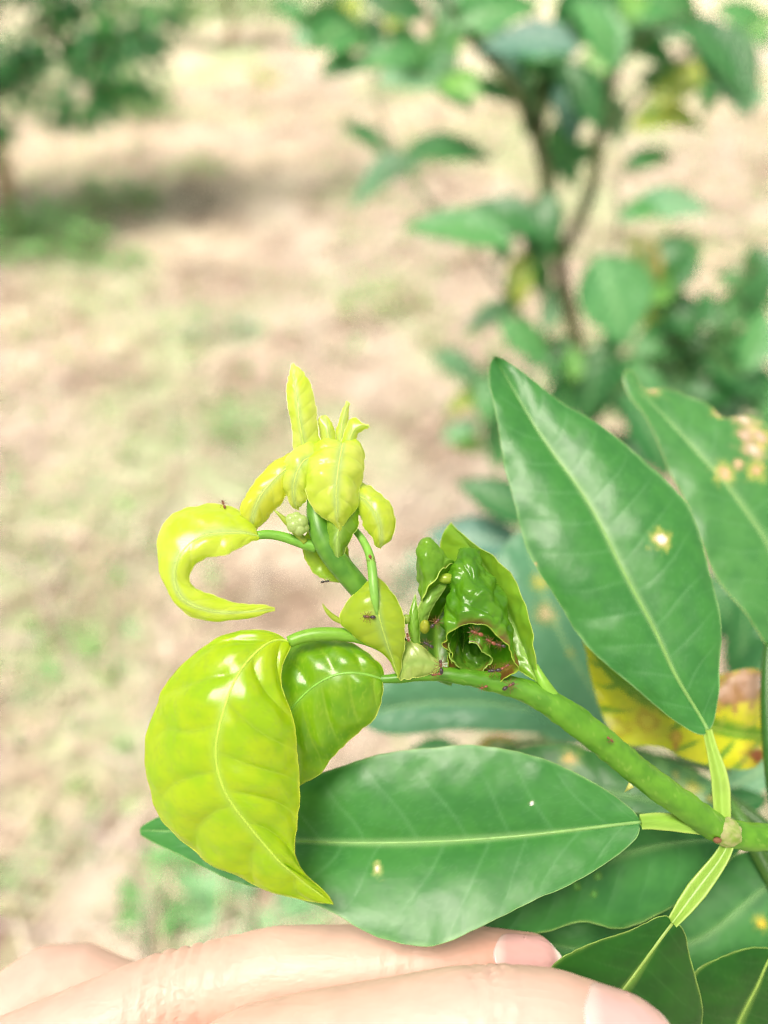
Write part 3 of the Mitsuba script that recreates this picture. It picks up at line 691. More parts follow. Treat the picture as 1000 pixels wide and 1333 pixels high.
obj('petiole', (lambda v, f: mikit.ply((v, f), 'stem_mat', smooth=True, color=tone(v, (0.17, 0.38, 0.03), 0.2)))(*tube_mesh(spline(PP([(540, 868, 160), (515, 852, 159), (480, 833, 158), (445, 826, 157), (410, 826, 156.3), (376, 836, 155.5)]), 40), np.array([1.3, 1.2, 1.3, 1.35, 1.4, 1.2]) * 1e-3, 14)), ky)

y2 = Leaf([(497, 882, 158), (496, 868, 158.5), (480, 853, 159), (458, 839, 160), (425, 834, 161), (390, 838, 162), (355, 862, 163), (335, 900, 164), (330, 950, 165), (338, 985, 165)],
          [(497, 884, 157.5), (470, 877, 156), (440, 878, 155.5), (408, 894, 156), (382, 920, 157.5), (360, 955, 160), (345, 985, 163), (338, 1000, 165)],
          [(497, 886, 157.5), (498, 900, 157.5), (494, 920, 157.5), (487, 934, 158), (465, 956, 159), (436, 981, 160), (418, 1005, 161), (391, 1021, 162), (365, 1022, 163.5), (338, 1002, 165)],
          nu=110, nv=26, bulge=0.14, quilt=0.75, veins=7, wave=1.1, seed=14, crumple=0.4, sharp=0.9)
leaf(shoot, 'young_leaf', y2, 'young_leaf_mat', {**YOUNG, 'base': (0.22, 0.45, 0.012), 'dark': (0.14, 0.36, 0.010), 'rib': (0.22, 0.45, 0.05), 'edge': (0.5, 0.55, 0.08)}, 'bright green leaf curled behind the large drooping one', (0.5, 0.2), (0.2, 0.44, 0.06), 0.13, (0.46, 0.54, 0.08))

PALE = dict(base=(0.72, 0.82, 0.14), dark=(0.56, 0.74, 0.04), vein=(0.55, 0.68, 0.16), rib=(0.5, 0.66, 0.2), edge=(0.75, 0.78, 0.3), mottle=0.10, vein_w=0.3)
# the C-shaped leaf at the far left: upper part broad, lower part a folded trough curling back to the right
y3 = Leaf([(338, 700, 155), (325, 674, 157), (300, 660, 158), (266, 656, 158), (240, 664, 157), (218, 679, 156), (208, 700, 154), (207, 725, 152), (213, 752, 151), (226, 781, 150.5), (247, 801, 150.5), (278, 810, 151), (319, 805, 152), (358, 796, 153)],
          [(338, 698, 154.5), (315, 694, 152), (285, 694, 150.5), (258, 700, 149.5), (240, 714, 148.5), (229, 735, 148), (228, 757, 148), (236, 777, 148), (256, 790, 148.5), (290, 797, 149.8), (325, 796, 151.2), (358, 793, 153)],
          [(337, 703, 154), (319, 709, 151.5), (295, 722, 150), (272, 726, 149.5), (255, 736, 149.5), (247, 748, 150), (247, 760, 150.5), (256, 768, 151), (270, 772, 151), (295, 781, 151.5), (328, 786, 152), (357, 790, 153)],
          nu=120, nv=20, bulge=0.16, quilt=0.3, veins=7, wave=0.4, seed=17, crumple=0.7)
k3 = leaf(shoot, 'young_leaf', y3, 'young_leaf_mat', {**PALE, 'base': (0.62, 0.78, 0.07), 'dark': (0.52, 0.70, 0.03)}, 'pale yellow leaf curled like a hook at far left', (0.35, 0.12), (0.45, 0.62, 0.12), 0.13, (0.6, 0.66, 0.15))
obj('petiole', (lambda v, f: mikit.ply((v, f), 'stem_mat', smooth=True, color=tone(v, (0.16, 0.40, 0.04), 0.2)))(*tube_mesh(spline(PP([(412, 712, 157), (385, 704, 156.5), (360, 697, 156), (335, 697, 155)]), 30), np.array([1.3, 1.1, 1.0, 0.9]) * 1e-3, 12)), k3)

# arching leaf between the hook and the tuft
y4 = Leaf([(415, 604, 160), (395, 586, 160), (377, 588, 159), (355, 604, 157), (335, 622, 155.5), (320, 646, 155), (312, 668, 155), (318, 686, 156), (326, 694, 157)],
          [(416, 612, 159.5), (396, 602, 157.5), (376, 608, 155.5), (357, 624, 154), (342, 642, 153.5), (332, 662, 154), (328, 680, 155), (327, 695, 157)],
          [(417, 622, 160), (402, 622, 158.5), (385, 632, 157), (370, 648, 156.5), (358, 664, 156.5), (348, 676, 157), (338, 688, 157), (328, 696, 157)],
          nu=80, nv=16, bulge=0.14, quilt=0.25, veins=6, wave=0.3, seed=19, crumple=0.9)
leaf(shoot, 'young_leaf', y4, 'young_leaf_mat', {**PALE, 'base': (0.68, 0.76, 0.06), 'dark': (0.62, 0.66, 0.03)}, 'yellow leaf arching from the tuft to the hooked leaf', (0.35, 0.12), (0.5, 0.62, 0.12), 0.12, (0.62, 0.66, 0.18))

# front leaves of the tuft, folded down towards the camera
y5 = Leaf([(446, 600, 161), (424, 580, 159.5), (406, 584, 157.5), (396, 604, 155.5), (396, 632, 154), (404, 656, 153.5), (420, 676, 153.5), (440, 692, 154)],
          [(447, 600, 160.5), (447, 576, 157.5), (445, 584, 154.5), (441, 606, 151.8), (438, 634, 150.6), (438, 660, 150.8), (440, 680, 152), (442, 695, 154)],
          [(448, 600, 161), (466, 574, 160), (474, 588, 158.5), (476, 610, 157), (472, 636, 155.5), (466, 658, 154.5), (456, 680, 154), (443, 695, 154)],
          nu=90, nv=24, bulge=0.16, quilt=0.7, veins=6, wave=1.2, seed=23, crumple=1.1)
leaf(shoot, 'young_leaf', y5, 'young_leaf_mat', PALE, 'pale glossy leaf folded down over front of the tuft', (0.3, 0.1), (0.55, 0.68, 0.12), 0.10, (0.66, 0.74, 0.2))
y5b = Leaf([(432, 606, 160), (412, 580, 158.5), (390, 580, 157), (372, 596, 156), (366, 620, 156), (372, 644, 156.5), (384, 662, 157)],
           [(431, 612, 158), (412, 596, 155.5), (398, 598, 153.8), (388, 612, 153), (383, 630, 153.6), (383, 648, 155), (386, 663, 157)],
           [(430, 620, 158), (418, 616, 156.5), (410, 622, 155.5), (406, 634, 155.5), (402, 646, 156), (396, 656, 156.5), (388, 664, 157)],
           nu=70, nv=18, bulge=0.16, quilt=0.5, veins=5, wave=0.9, seed=24, crumple=1.1)
leaf(shoot, 'young_leaf', y5b, 'young_leaf_mat', PALE, 'pale leaf folded down on left side of the tuft', (0.3, 0.1), (0.55, 0.68, 0.12), 0.10, (0.66, 0.74, 0.2))

# erect narrow leaf
y6 = Leaf([(398, 600, 159), (384, 585, 158.5), (381, 569, 158.5), (375, 538, 159), (374, 512, 159.5), (376, 488, 160), (380, 474, 160.5)],
          [(402, 600, 158), (396, 580, 156.5), (391, 555, 156), (387, 525, 157), (383, 496, 159), (381, 475, 160.5)],
          [(414, 598, 159), (416, 585, 159), (416, 566, 159), (414, 543, 159.5), (408, 511, 160), (396, 486, 160.5), (381, 473, 160.5)],
          nu=80, nv=16, bulge=0.10, quilt=0.2, veins=7, wave=0.5, seed=27, crumple=0.6)
leaf(shoot, 'young_leaf', y6, 'young_leaf_mat', {**PALE, 'base': (0.70, 0.80, 0.16)}, 'erect narrow pale leaf folded along its midrib at the tip', (0.4, 0.12), (0.46, 0.62, 0.1), 0.13, (0.78, 0.80, 0.45))
# small tips of the tuft
for k, (L_, M_, R_) in enumerate([
    ([(425, 600, 161), (417, 570, 161), (416, 550, 161), (420, 541, 161)], [(432, 600, 161), (428, 572, 159.5), (425, 552, 160), (421, 541, 161)], [(440, 600, 161), (438, 572, 161), (432, 552, 161), (422, 542, 161)]),
    ([(438, 595, 162), (437, 565, 162), (442, 540, 162.5), (452, 522, 163)], [(444, 595, 161.5), (444, 565, 161), (448, 540, 161.5), (453, 523, 163)], [(452, 595, 162), (453, 565, 162), (455, 540, 162.5), (455, 524, 163)]),
    ([(444, 590, 159), (448, 560, 159), (458, 543, 159), (470, 548, 158), (480, 555, 157)], [(450, 592, 158.5), (456, 570, 157.5), (464, 556, 157.5), (472, 553, 157.5), (480, 556, 157)], [(456, 594, 159), (462, 578, 158.5), (468, 566, 158.5), (474, 560, 158), (480, 557, 157)]),
]):
    leaf(shoot, 'young_leaf', Leaf(L_, M_, R_, nu=40, nv=8, bulge=0.12, quilt=0.1, veins=4, wave=0.3, seed=40 + k, crumple=0.9), 'young_leaf_mat', {**PALE, 'base': (0.66, 0.78, 0.12)}, None, (0.25, 0.1), (0.5, 0.64, 0.1), 0.1, (0.75, 0.78, 0.35))

# right-hand leaf of the tuft curling down
y8 = Leaf([(452, 640, 160), (460, 627, 160), (478, 630, 158), (498, 642, 156.5), (511, 662, 156), (515, 684, 156), (508, 702, 156.5), (497, 713, 157)],
          [(452, 645, 159), (465, 645, 156), (480, 654, 154), (490, 670, 153), (495, 688, 153.5), (496, 704, 155), (496, 714, 157)],
          [(452, 652, 160), (460, 662, 158), (470, 676, 157), (478, 690, 156.5), (485, 702, 156.5), (490, 710, 157), (495, 714, 157)],
          nu=70, nv=18, bulge=0.16, quilt=0.25, veins=5, wave=0.3, seed=29, crumple=0.9)
leaf(shoot, 'young_leaf', y8, 'young_leaf_mat', {**PALE, 'base': (0.62, 0.76, 0.07), 'dark': (0.5, 0.68, 0.03)}, 'small rounded leaf curling down on right of the tuft', (0.3, 0.12), (0.45, 0.6, 0.1), 0.12, (0.66, 0.72, 0.25))
# belly leaf behind the dark stem and two leaflets in front of it
yb = Leaf([(412, 672, 159), (400, 690, 159), (395, 715, 159.5), (403, 738, 160), (420, 754, 160), (438, 758, 160), (452, 757, 160)],
          [(425, 680, 160), (425, 705, 161), (430, 728, 161.5), (440, 746, 161), (453, 758, 160)],
          [(440, 680, 161), (450, 705, 162), (456, 730, 162), (456, 748, 161), (454, 758, 160)], nu=60, nv=14, bulge=0.14, quilt=0.2, veins=5, wave=0.3, seed=33, crumple=0.8)
leaf(shoot, 'young_leaf', yb, 'young_leaf_mat', {**YOUNG, 'base': (0.34, 0.54, 0.03), 'dark': (0.26, 0.46, 0.03)}, 'leaf hanging behind the dark upper stem', (0.3, 0.1), (0.3, 0.5, 0.08), 0.12, (0.5, 0.6, 0.12))
yc = Leaf([(448, 640, 158), (430, 668, 156), (424, 692, 155), (428, 716, 154.5), (440, 735, 154.5)], [(456, 642, 157), (446, 670, 154.5), (440, 695, 153.5), (439, 718, 153.5), (441, 736, 154.5)],
          [(470, 645, 158), (468, 672, 156.5), (460, 698, 155.5), (450, 720, 155), (442, 737, 154.5)], nu=50, nv=12, bulge=0.14, quilt=0.2, veins=5, wave=0.3, seed=35, crumple=1.0)
leaf(shoot, 'young_leaf', yc, 'young_leaf_mat', {**YOUNG, 'base': (0.26, 0.48, 0.03), 'dark': (0.18, 0.40, 0.02)}, None, (0.3, 0.1), (0.3, 0.5, 0.08), 0.12, (0.5, 0.6, 0.12))
tube_obj('leaflet', [(398, 706, 156), (385, 692, 155.5), (372, 678, 155), (357, 664, 155)], [0.7, 0.75, 0.6, 0.15], (0.46, 0.60, 0.06), shoot, n=24, sides=8, mat='young_leaf_mat')
# flower buds: little clustered green globes
bd = []
for (x, y, d, r) in [(383, 684, 154, 1.3), (392, 679, 154, 1.2), (379, 676, 155, 1.0), (390, 689, 154, 1.1), (386, 673, 155, 0.9), (396, 687, 154.5, 0.9)]:
    s_ = m3.Manifold.sphere(r * 0.00118, 24).translate(P(x, y, d).tolist())
    bd.append(s_)
cl = m3.Manifold.batch_boolean(bd, m3.OpType.Add)
cm = cl.to_mesh()
obj('bud', mikit.ply((np.array(cm.vert_properties[:, :3]), np.array(cm.tri_verts)), 'young_leaf_mat', smooth=True, color=tone(np.array(cm.vert_properties[:, :3]), (0.50, 0.64, 0.22), 0.2)), shoot, 'pale knobbly bud cluster at left of the dark stem')

# ---- the small cupped leaf in the middle
y9 = Leaf([(486, 752, 156), (472, 760, 156), (455, 778, 155.5), (442, 802, 155.5), (449, 818, 155.5), (470, 833, 156), (495, 848, 156.5), (508, 862, 156.5), (518, 882, 156)],
          [(490, 752, 155), (492, 770, 153), (492, 790, 152), (496, 812, 152), (503, 836, 153), (511, 860, 154.5), (519, 884, 156)],
          [(494, 752, 156), (506, 762, 155), (518, 780, 154), (525, 806, 153.5), (527, 832, 154), (525, 858, 155), (520, 884, 156)],
          nu=80, nv=20, bulge=0.16, quilt=0.25, veins=6, wave=0.4, seed=51, crumple=0.7)
k9 = leaf(shoot, 'young_leaf', y9, 'young_leaf_mat', {**YOUNG, 'base': (0.42, 0.58, 0.03), 'dark': (0.36, 0.54, 0.03)}, 'small cupped yellow green leaf between the tuft and rolled leaves', (0.3, 0.12), (0.4, 0.56, 0.08), 0.12, (0.58, 0.66, 0.15))
tube_obj('petiole', [(462, 690, 159), (474, 706, 157.5), (482, 726, 155), (485, 746, 153), (487, 768, 151.8), (489, 786, 151.5), (491, 800, 151.9)], [0.7, 0.8, 0.85, 0.95, 0.95, 0.85, 0.25], (0.19, 0.42, 0.06), k9, n=24, sides=12)
tube_obj('leaflet', [(447, 810, 155.5), (438, 806, 155.5), (428, 798, 155), (420, 786, 155)], [0.5, 0.6, 0.45, 0.12], (0.44, 0.58, 0.06), shoot, n=20, sides=8, mat='young_leaf_mat')
# pale winged base to its right
y10 = Leaf([(574, 862, 157), (555, 848, 157), (536, 836, 157), (526, 836, 157.5), (521, 850, 157.5), (519, 880, 157)], [(574, 866, 156), (556, 862, 155.5), (540, 862, 155.5), (528, 868, 156), (519, 883, 157)],
           [(573, 872, 156.5), (556, 878, 156.5), (540, 882, 156.5), (528, 884, 156.5), (520, 885, 157)], nu=50, nv=14, bulge=0.12, quilt=0.3, veins=4, wave=0.3, seed=53, crumple=0.8)
leaf(shoot, 'young_leaf', y10, 'young_leaf_mat', {**YOUNG, 'base': (0.42, 0.58, 0.12), 'dark': (0.50, 0.62, 0.2)}, 'short pale glossy leaf base beside the ants', None, marg=0.12, margcol=(0.5, 0.6, 0.12))

# ---- the rolled cluster
GREEN = dict(base=(0.17, 0.42, 0.03), dark=(0.12, 0.34, 0.02), vein=(0.2, 0.45, 0.05), rib=(0.24, 0.48, 0.06), edge=(0.42, 0.58, 0.08), mottle=0.15, vein_w=0.3)
c2 = Leaf([(697, 886, 160), (670, 870, 163), (640, 848, 166), (612, 812, 169), (592, 770, 170), (578, 735, 170), (574, 706, 169), (586, 681, 168)],
          [(700, 888, 159.5), (684, 850, 163), (668, 810, 165.5), (652, 775, 167), (634, 742, 168), (614, 712, 168), (598, 694, 168), (587, 681, 168)],
          [(703, 888, 159), (698, 868, 158.5), (697, 844, 158.5), (692, 816, 159), (680, 776, 160.5), (664, 748, 162), (644, 728, 163.5), (620, 708, 165.5), (604, 694, 167), (588, 681, 168)],
          nu=90, nv=22, bulge=0.10, quilt=0.3, veins=7, wave=0.5, seed=61, crumple=0.8)
kc = leaf(shoot, 'young_leaf', c2, 'young_leaf_mat', {**GREEN, 'base': (0.25, 0.48, 0.03), 'dark': (0.2, 0.44, 0.03)}, 'outer green leaf wrapping right side of the rolled cluster', (0.5, 0.15), (0.25, 0.48, 0.06), 0.15, (0.42, 0.58, 0.08))
tube_obj('petiole', [(740, 938, 159.5), (722, 914, 159), (706, 886, 158.8), (697, 866, 160)], [2.2, 1.9, 1.3, 0.6], (0.2, 0.44, 0.04), kc, n=20, sides=12)
rolled(shoot, 'rolled_leaf', [
    [(596, 716, 163), (626, 718, 163), (610, 712, 160), (611, 720, 166)],
    [(584, 752, 161), (640, 752, 161), (608, 742, 154), (612, 762, 169)],
    [(578, 800, 158.5), (660, 800, 158.5), (614, 782, 150), (616, 820, 168)],
    [(568, 842, 156), (668, 860, 155), (620, 812, 150.5), (614, 884, 158)]],
    (0.15, 0.40, 0.015), (0.09, 0.30, 0.01), (0.28, 0.42, 0.04), 'green leaf rolled into an open tube full of ants', nu=72, nt=140, seed=63, quilt=0.75, wave=3.0)
rolled(shoot, 'inner_leaf', [
    [(596, 800, 166), (630, 800, 166), (612, 792, 162), (614, 808, 169)],
    [(588, 828, 161), (640, 835, 161), (610, 815, 156), (616, 856, 166)],
    [(585, 850, 157), (646, 862, 157), (606, 828, 154.5), (614, 878, 159)]],
    (0.16, 0.38, 0.03), (0.10, 0.28, 0.02), (0.30, 0.48, 0.08), 'inner leaf scrolled inside the rolled one', nu=36, nt=80, seed=64, shrink=0.22, overlap=-60, start=150, wave=3.0)
rolled(shoot, 'rolled_leaf', [
    [(551, 702, 160), (562, 701, 160), (556, 699, 158.5), (557, 704, 162)],
    [(540, 724, 159.5), (578, 720, 160), (557, 708, 154.5), (560, 738, 165)],
    [(542, 760, 158.5), (590, 735, 160), (562, 732, 153.5), (572, 770, 167)],
    [(545, 800, 158), (594, 744, 160.5), (566, 758, 154.5), (582, 800, 168)]],
    (0.22, 0.46, 0.03), (0.16, 0.39, 0.02), (0.42, 0.58, 0.1), 'small hooded leaf curled at left of the rolled cluster', nu=44, nt=90, seed=66, quilt=0.3)
for nm, L_, M_, R_, col, lab in [
    ('young_leaf', [(546, 822, 158), (544, 800, 157), (551, 780, 156.5), (564, 766, 157), (580, 757, 158)], [(551, 822, 157.5), (550, 802, 156), (558, 784, 155.5), (569, 770, 156.5), (581, 758, 158)], [(557, 822, 158), (557, 804, 157), (564, 788, 156.5), (574, 774, 157), (582, 760, 158)], (0.32, 0.52, 0.10), 'pale strap shaped leaf inside the hooded leaf'),
    ('young_leaf', [(536, 836, 157), (532, 815, 156.5), (534, 795, 156.5), (540, 775, 157)], [(540, 838, 156.5), (538, 815, 155.5), (538, 795, 156), (540, 774, 157)], [(547, 838, 157), (546, 815, 156.5), (544, 795, 156.5), (541, 774, 157)], (0.20, 0.46, 0.03), 'narrow spear shaped leaf left of the hooded leaf'),
    ('young_leaf', [(545, 862, 161), (540, 830, 163), (545, 790, 166), (565, 760, 168), (585, 742, 168)], [(570, 864, 161), (568, 830, 164), (570, 795, 167), (578, 765, 168.5), (588, 742, 168)], [(600, 862, 162), (604, 830, 165), (602, 795, 168), (598, 765, 168.5), (590, 742, 168)], (0.08, 0.22, 0.02), 'leaf coloured dark for the shade deep inside the cluster'),  # dark green blade stands in for shade inside the cluster
]:
    leaf(shoot, nm, Leaf(L_, M_, R_, nu=50, nv=10, bulge=0.10, quilt=0.15, veins=5, wave=0.3, seed=70 + L_[0][0]), 'young_leaf_mat', {**GREEN, 'base': col, 'dark': tuple(0.8 * q for q in col)}, lab, None, marg=0.11, margcol=(0.38, 0.56, 0.1))
for (x, y, d, r, col, st) in [(581, 753, 157, 1.1, (0.42, 0.60, 0.05), 1.5), (553, 816, 155, 1.0, (0.46, 0.52, 0.05), 1.8), (529, 806, 156, 0.9, (0.40, 0.58, 0.1), 1.2)]:
    b_ = trimesh.creation.icosphere(3, r * 0.001)
    b_.vertices = b_.vertices * [st if x in (581, 664) else 1, 1, st if x in (553, 529) else 1] + P(x, y, d)
    obj('bud', mikit.ply(b_, 'young_leaf_mat', smooth=True, color=tone(b_.vertices, col, 0.25)), shoot)

# ------------------------------------------------------------------ shoots behind
back = thing('citrus_shoot', 'shoot at the right edge bearing a folded leaf with bleached tan blotches', 'citrus shoot')
tube_obj('stem', [(1002, 838, 196), (999, 870, 194), (999, 930, 191), (1004, 1000, 188), (1016, 1060, 186), (1050, 1110, 184)], [1.2, 1.5, 1.6, 1.6, 1.9, 2.2], (0.03, 0.12, 0.015), back, n=40, sides=12)
l7 = Leaf([(1000, 842, 196), (993, 835, 196), (972, 802, 196), (948, 772, 197), (930, 745, 198), (909, 697, 200), (894, 658, 202), (876, 622, 204), (858, 580, 206), (840, 544, 209), (819, 514, 212), (812, 488, 214)],
          [(1003, 842, 196), (1010, 800, 198), (1012, 745, 199), (999, 709, 200.5), (975, 672, 202), (945, 632, 204), (915, 598, 206), (885, 565, 209), (855, 532, 211.5), (825, 500, 213.5), (813, 486, 214)],
          [(1006, 842, 196), (1045, 800, 201), (1075, 730, 206), (1075, 660, 209), (1050, 600, 211), (999, 553, 213), (966, 538, 214), (948, 546, 214), (924, 529, 215), (900, 517, 215.5), (858, 504, 216), (838, 504, 215), (826, 486, 214.5), (814, 484, 214)],
          nu=130, nv=28, bulge=0.07, quilt=0.2, veins=10, wave=0.8, seed=81)
leaf(back, 'leaf', l7, 'mature_leaf_mat', {**MAT_G, 'base': (0.07, 0.26, 0.055), 'dark': (0.045, 0.19, 0.04), 'spots': [
    (966, 552, 213.5, 2.4, (0.64, 0.58, 0.46), (0.5, 0.42, 0.2)), (973, 572, 212, 2.8, (0.60, 0.53, 0.40), (0.5, 0.42, 0.2)), (966, 594, 211, 2.3, (0.64, 0.58, 0.46), (0.5, 0.42, 0.2)), (952, 610, 209, 1.7, (0.56, 0.44, 0.26), None),
    (938, 621, 208, 1.6, (0.58, 0.44, 0.24), HALO), (978, 618, 208, 1.6, (0.58, 0.44, 0.24), HALO), (985, 578, 212, 2.0, (0.55, 0.44, 0.32), HALO), (960, 575, 212, 2.0, (0.55, 0.44, 0.32), None), (952, 550, 214, 1.3, TAN, None), (848, 508, 215, 1.8, (0.58, 0.44, 0.26), (0.4, 0.44, 0.16)), (936, 535, 215, 1.4, (0.5, 0.46, 0.24), HALO), (970, 583, 212, 0.5, (0.2, 0.17, 0.14), None)]},
     'folded leaf with bleached tan blotches', (0.4, 0.12), (0.2, 0.38, 0.12), 0.17, (0.36, 0.48, 0.16))

sick = thing('citrus_shoot', 'shoot bearing a blotched yellow leaf behind base of the upright leaf', 'citrus shoot')
tube_obj('stem', [(700, 1010, 235), (800, 1000, 230), (900, 1020, 222), (960, 1050, 214), (1040, 1120, 205)], [1.6, 1.8, 2.0, 2.2], (0.05, 0.14, 0.03), sick, n=30, sides=10)
l8 = Leaf([(1015, 985, 203), (991, 990, 202), (984, 998, 202), (949, 1001, 201), (918, 996, 200), (882, 983, 200), (857, 971, 199.5), (811, 969, 200), (796, 953, 201), (775, 904, 204), (765, 865, 206), (759, 833, 207)],
          [(1016, 960, 205), (985, 958, 205), (945, 952, 205), (900, 938, 205), (860, 922, 205.5), (825, 902, 206), (795, 878, 206.5), (775, 855, 207), (760, 832, 207)],
          [(1016, 930, 208), (1000, 885, 207), (984, 871, 205), (954, 874, 206), (934, 880, 208), (900, 875, 210), (850, 850, 211), (810, 835, 210), (780, 828, 208.5), (761, 831, 207)],
          nu=120, nv=26, bulge=0.10, quilt=0.35, veins=9, wave=1.2, seed=83)
leaf(sick, 'leaf', l8, 'soft_leaf_mat', dict(base=(0.60, 0.66, 0.015), dark=(0.60, 0.60, 0.015), bands=(0.15, 0.34, 0.02), edge=(0.3, 0.42, 0.08), mottle=0.2, scale=260, spots=[
    (968, 890, 206, 5.2, (0.50, 0.33, 0.24), (0.70, 0.60, 0.12)), (945, 905, 206, 4.0, (0.42, 0.24, 0.13), None), (990, 893, 206, 2.5, (0.66, 0.52, 0.44), None), (985, 985, 202, 2.0, (0.30, 0.10, 0.03), (0.55, 0.42, 0.06)), (880, 960, 201, 2.0, (0.62, 0.44, 0.05), None),
    (845, 938, 202, 3.0, (0.66, 0.58, 0.05), (0.62, 0.56, 0.05)), (805, 950, 201, 2.5, (0.60, 0.60, 0.05), None), (880, 972, 200, 1.0, (0.5, 0.3, 0.05), None)]),
     'blotched yellow and green leaf with pinkish brown dead patch', (0.4, 0.2), (0.3, 0.42, 0.05), 0.15, (0.3, 0.42, 0.08))

low = thing('citrus_shoot', 'shoot of shaded dark leaves below the main stem at lower right', 'citrus shoot')
tube_obj('stem', [(1120, 1330, 185), (1060, 1230, 184), (1015, 1160, 186), (985, 1105, 190), (960, 1060, 195), (930, 1030, 202)], [2.4, 2.3, 2.2, 1.9, 1.4], (0.07, 0.18, 0.03), low, n=30, sides=12)
LOWG = dict(base=(0.05, 0.21, 0.045), dark=(0.032, 0.15, 0.035), vein=(0.1, 0.28, 0.1), rib=(0.13, 0.30, 0.09), edge=(0.2, 0.36, 0.1), mottle=0.2, vein_w=0.2)
l3 = Leaf([(972, 1092, 186), (930, 1080, 184), (880, 1070, 182), (830, 1058, 181), (770, 1062, 180), (700, 1090, 178), (640, 1140, 176), (600, 1185, 174), (575, 1215, 172)],
          [(972, 1095, 185), (930, 1093, 183), (870, 1098, 180.5), (810, 1112, 178), (745, 1135, 175.5), (680, 1165, 173.5), (625, 1195, 172), (575, 1220, 171.5)],
          [(970, 1100, 185), (940, 1130, 180), (900, 1165, 176.5), (850, 1193, 174), (800, 1208, 173), (769, 1201, 172.5), (748, 1202, 172), (719, 1211, 171.5), (664, 1217, 170.5), (601, 1224, 170.5), (577, 1222, 171)],
          nu=110, nv=26, bulge=0.08, quilt=0.2, veins=10, wave=0.8, seed=85)
leaf(low, 'leaf', l3, 'shaded_leaf_mat', {**LOWG, 'spots': [(745, 1152, 176, 0.9, (0.14, 0.40, 0.08), None), (775, 1140, 177, 0.8, (0.14, 0.40, 0.08), None), (770, 1165, 175, 0.7, (0.13, 0.38, 0.08), None)]}, 'dark leaf lying under the broad mature leaf', (0.3, 0.1), (0.13, 0.3, 0.09), 0.16, (0.24, 0.42, 0.1))
l4 = Leaf([(1040, 1128, 190), (1000, 1105, 193), (950, 1115, 194), (890, 1140, 194), (820, 1170, 193), (745, 1190, 192), (680, 1215, 190)],
          [(1040, 1132, 189), (1000, 1152, 188), (960, 1185, 187), (915, 1220, 186), (860, 1236, 186.5), (780, 1238, 188), (682, 1222, 190)],
          [(1042, 1136, 189), (1050, 1190, 186), (1035, 1240, 184), (1000, 1270, 183), (930, 1290, 183), (860, 1290, 184.5), (770, 1272, 187), (684, 1230, 190)],
          nu=110, nv=26, bulge=0.08, quilt=0.2, veins=10, wave=0.8, seed=87)
leaf(low, 'leaf', l4, 'shaded_leaf_mat', {**LOWG, 'base': (0.06, 0.23, 0.055), 'spots': [(991, 1201, 186, 1.0, (0.62, 0.55, 0.06), (0.5, 0.5, 0.06))]}, 'dark leaf with one yellow spot behind the lower stalk', (0.3, 0.1), (0.12, 0.3, 0.09), 0.15, (0.2, 0.36, 0.1))
l6 = Leaf([(1012, 1236, 172), (980, 1235, 171), (956, 1240, 170), (930, 1250, 169), (908, 1262, 168), (898, 1290, 169), (896, 1330, 172), (905, 1390, 177), (925, 1440, 181)],
          [(1012, 1237, 172), (1000, 1252, 171.5), (985, 1285, 172), (965, 1324, 174), (945, 1380, 178), (926, 1442, 182)],
          [(1012, 1238, 172), (1030, 1260, 176), (1045, 1310, 180), (1040, 1360, 183), (1000, 1410, 184), (928, 1444, 182)],
          nu=90, nv=22, bulge=0.06, quilt=0.15, veins=9, wave=0.5, seed=89)
k6 = leaf(low, 'leaf', l6, 'shaded_leaf_mat', SHADED, 'leaf coloured very dark for shade, cut by the lower right corner', (0.45, 0.15), (0.24, 0.38, 0.07), 0.17, (0.22, 0.36, 0.07))
petiole(k6, [(1060, 1225, 183), (1040, 1226, 178), (1025, 1231, 174), (1012, 1237, 172)], [1.0, 1.3, 1.4, 1.0], 0.7, (0.3, 0.45, 0.08))
l10 = Leaf([(905, 1060, 203), (880, 1022, 206), (850, 1000, 209), (800, 985, 212), (740, 970, 214), (690, 972, 215), (655, 985, 215), (630, 1000, 215)],
           [(906, 1064, 202), (860, 1045, 204), (810, 1035, 206), (760, 1028, 208), (710, 1022, 211), (665, 1012, 213), (630, 1002, 215)],
           [(905, 1068, 202), (860, 1080, 202), (800, 1080, 203), (740, 1070, 205), (690, 1050, 208), (650, 1025, 212), (631, 1004, 215)],
           nu=90, nv=22, bulge=0.08, quilt=0.2, veins=9, wave=0.8, seed=91)
leaf(low, 'leaf', l10, 'mature_leaf_mat', {**LOWG, 'spots': [(741, 988, 213, 1.6, (0.62, 0.48, 0.12), (0.3, 0.42, 0.1)), (540, 975, 215, 1.2, TAN, None)]}, 'leaf with a tan spot showing above edge of the broad leaf', (0.3, 0.1), (0.12, 0.3, 0.09), 0.13, (0.2, 0.36, 0.1))
l11 = Leaf([(950, 1060, 208), (930, 1020, 212), (900, 1000, 215), (860, 985, 218), (820, 980, 220), (790, 990, 222), (770, 1005, 223)],
           [(952, 1066, 207), (910, 1050, 209), (870, 1040, 212), (830, 1030, 216), (795, 1018, 220), (770, 1008, 223)],
           [(950, 1072, 207), (900, 1085, 207), (850, 1078, 209), (810, 1060, 213), (785, 1035, 218), (771, 1010, 223)], nu=70, nv=20, bulge=0.08, quilt=0.3, veins=8, wave=0.8, seed=93)
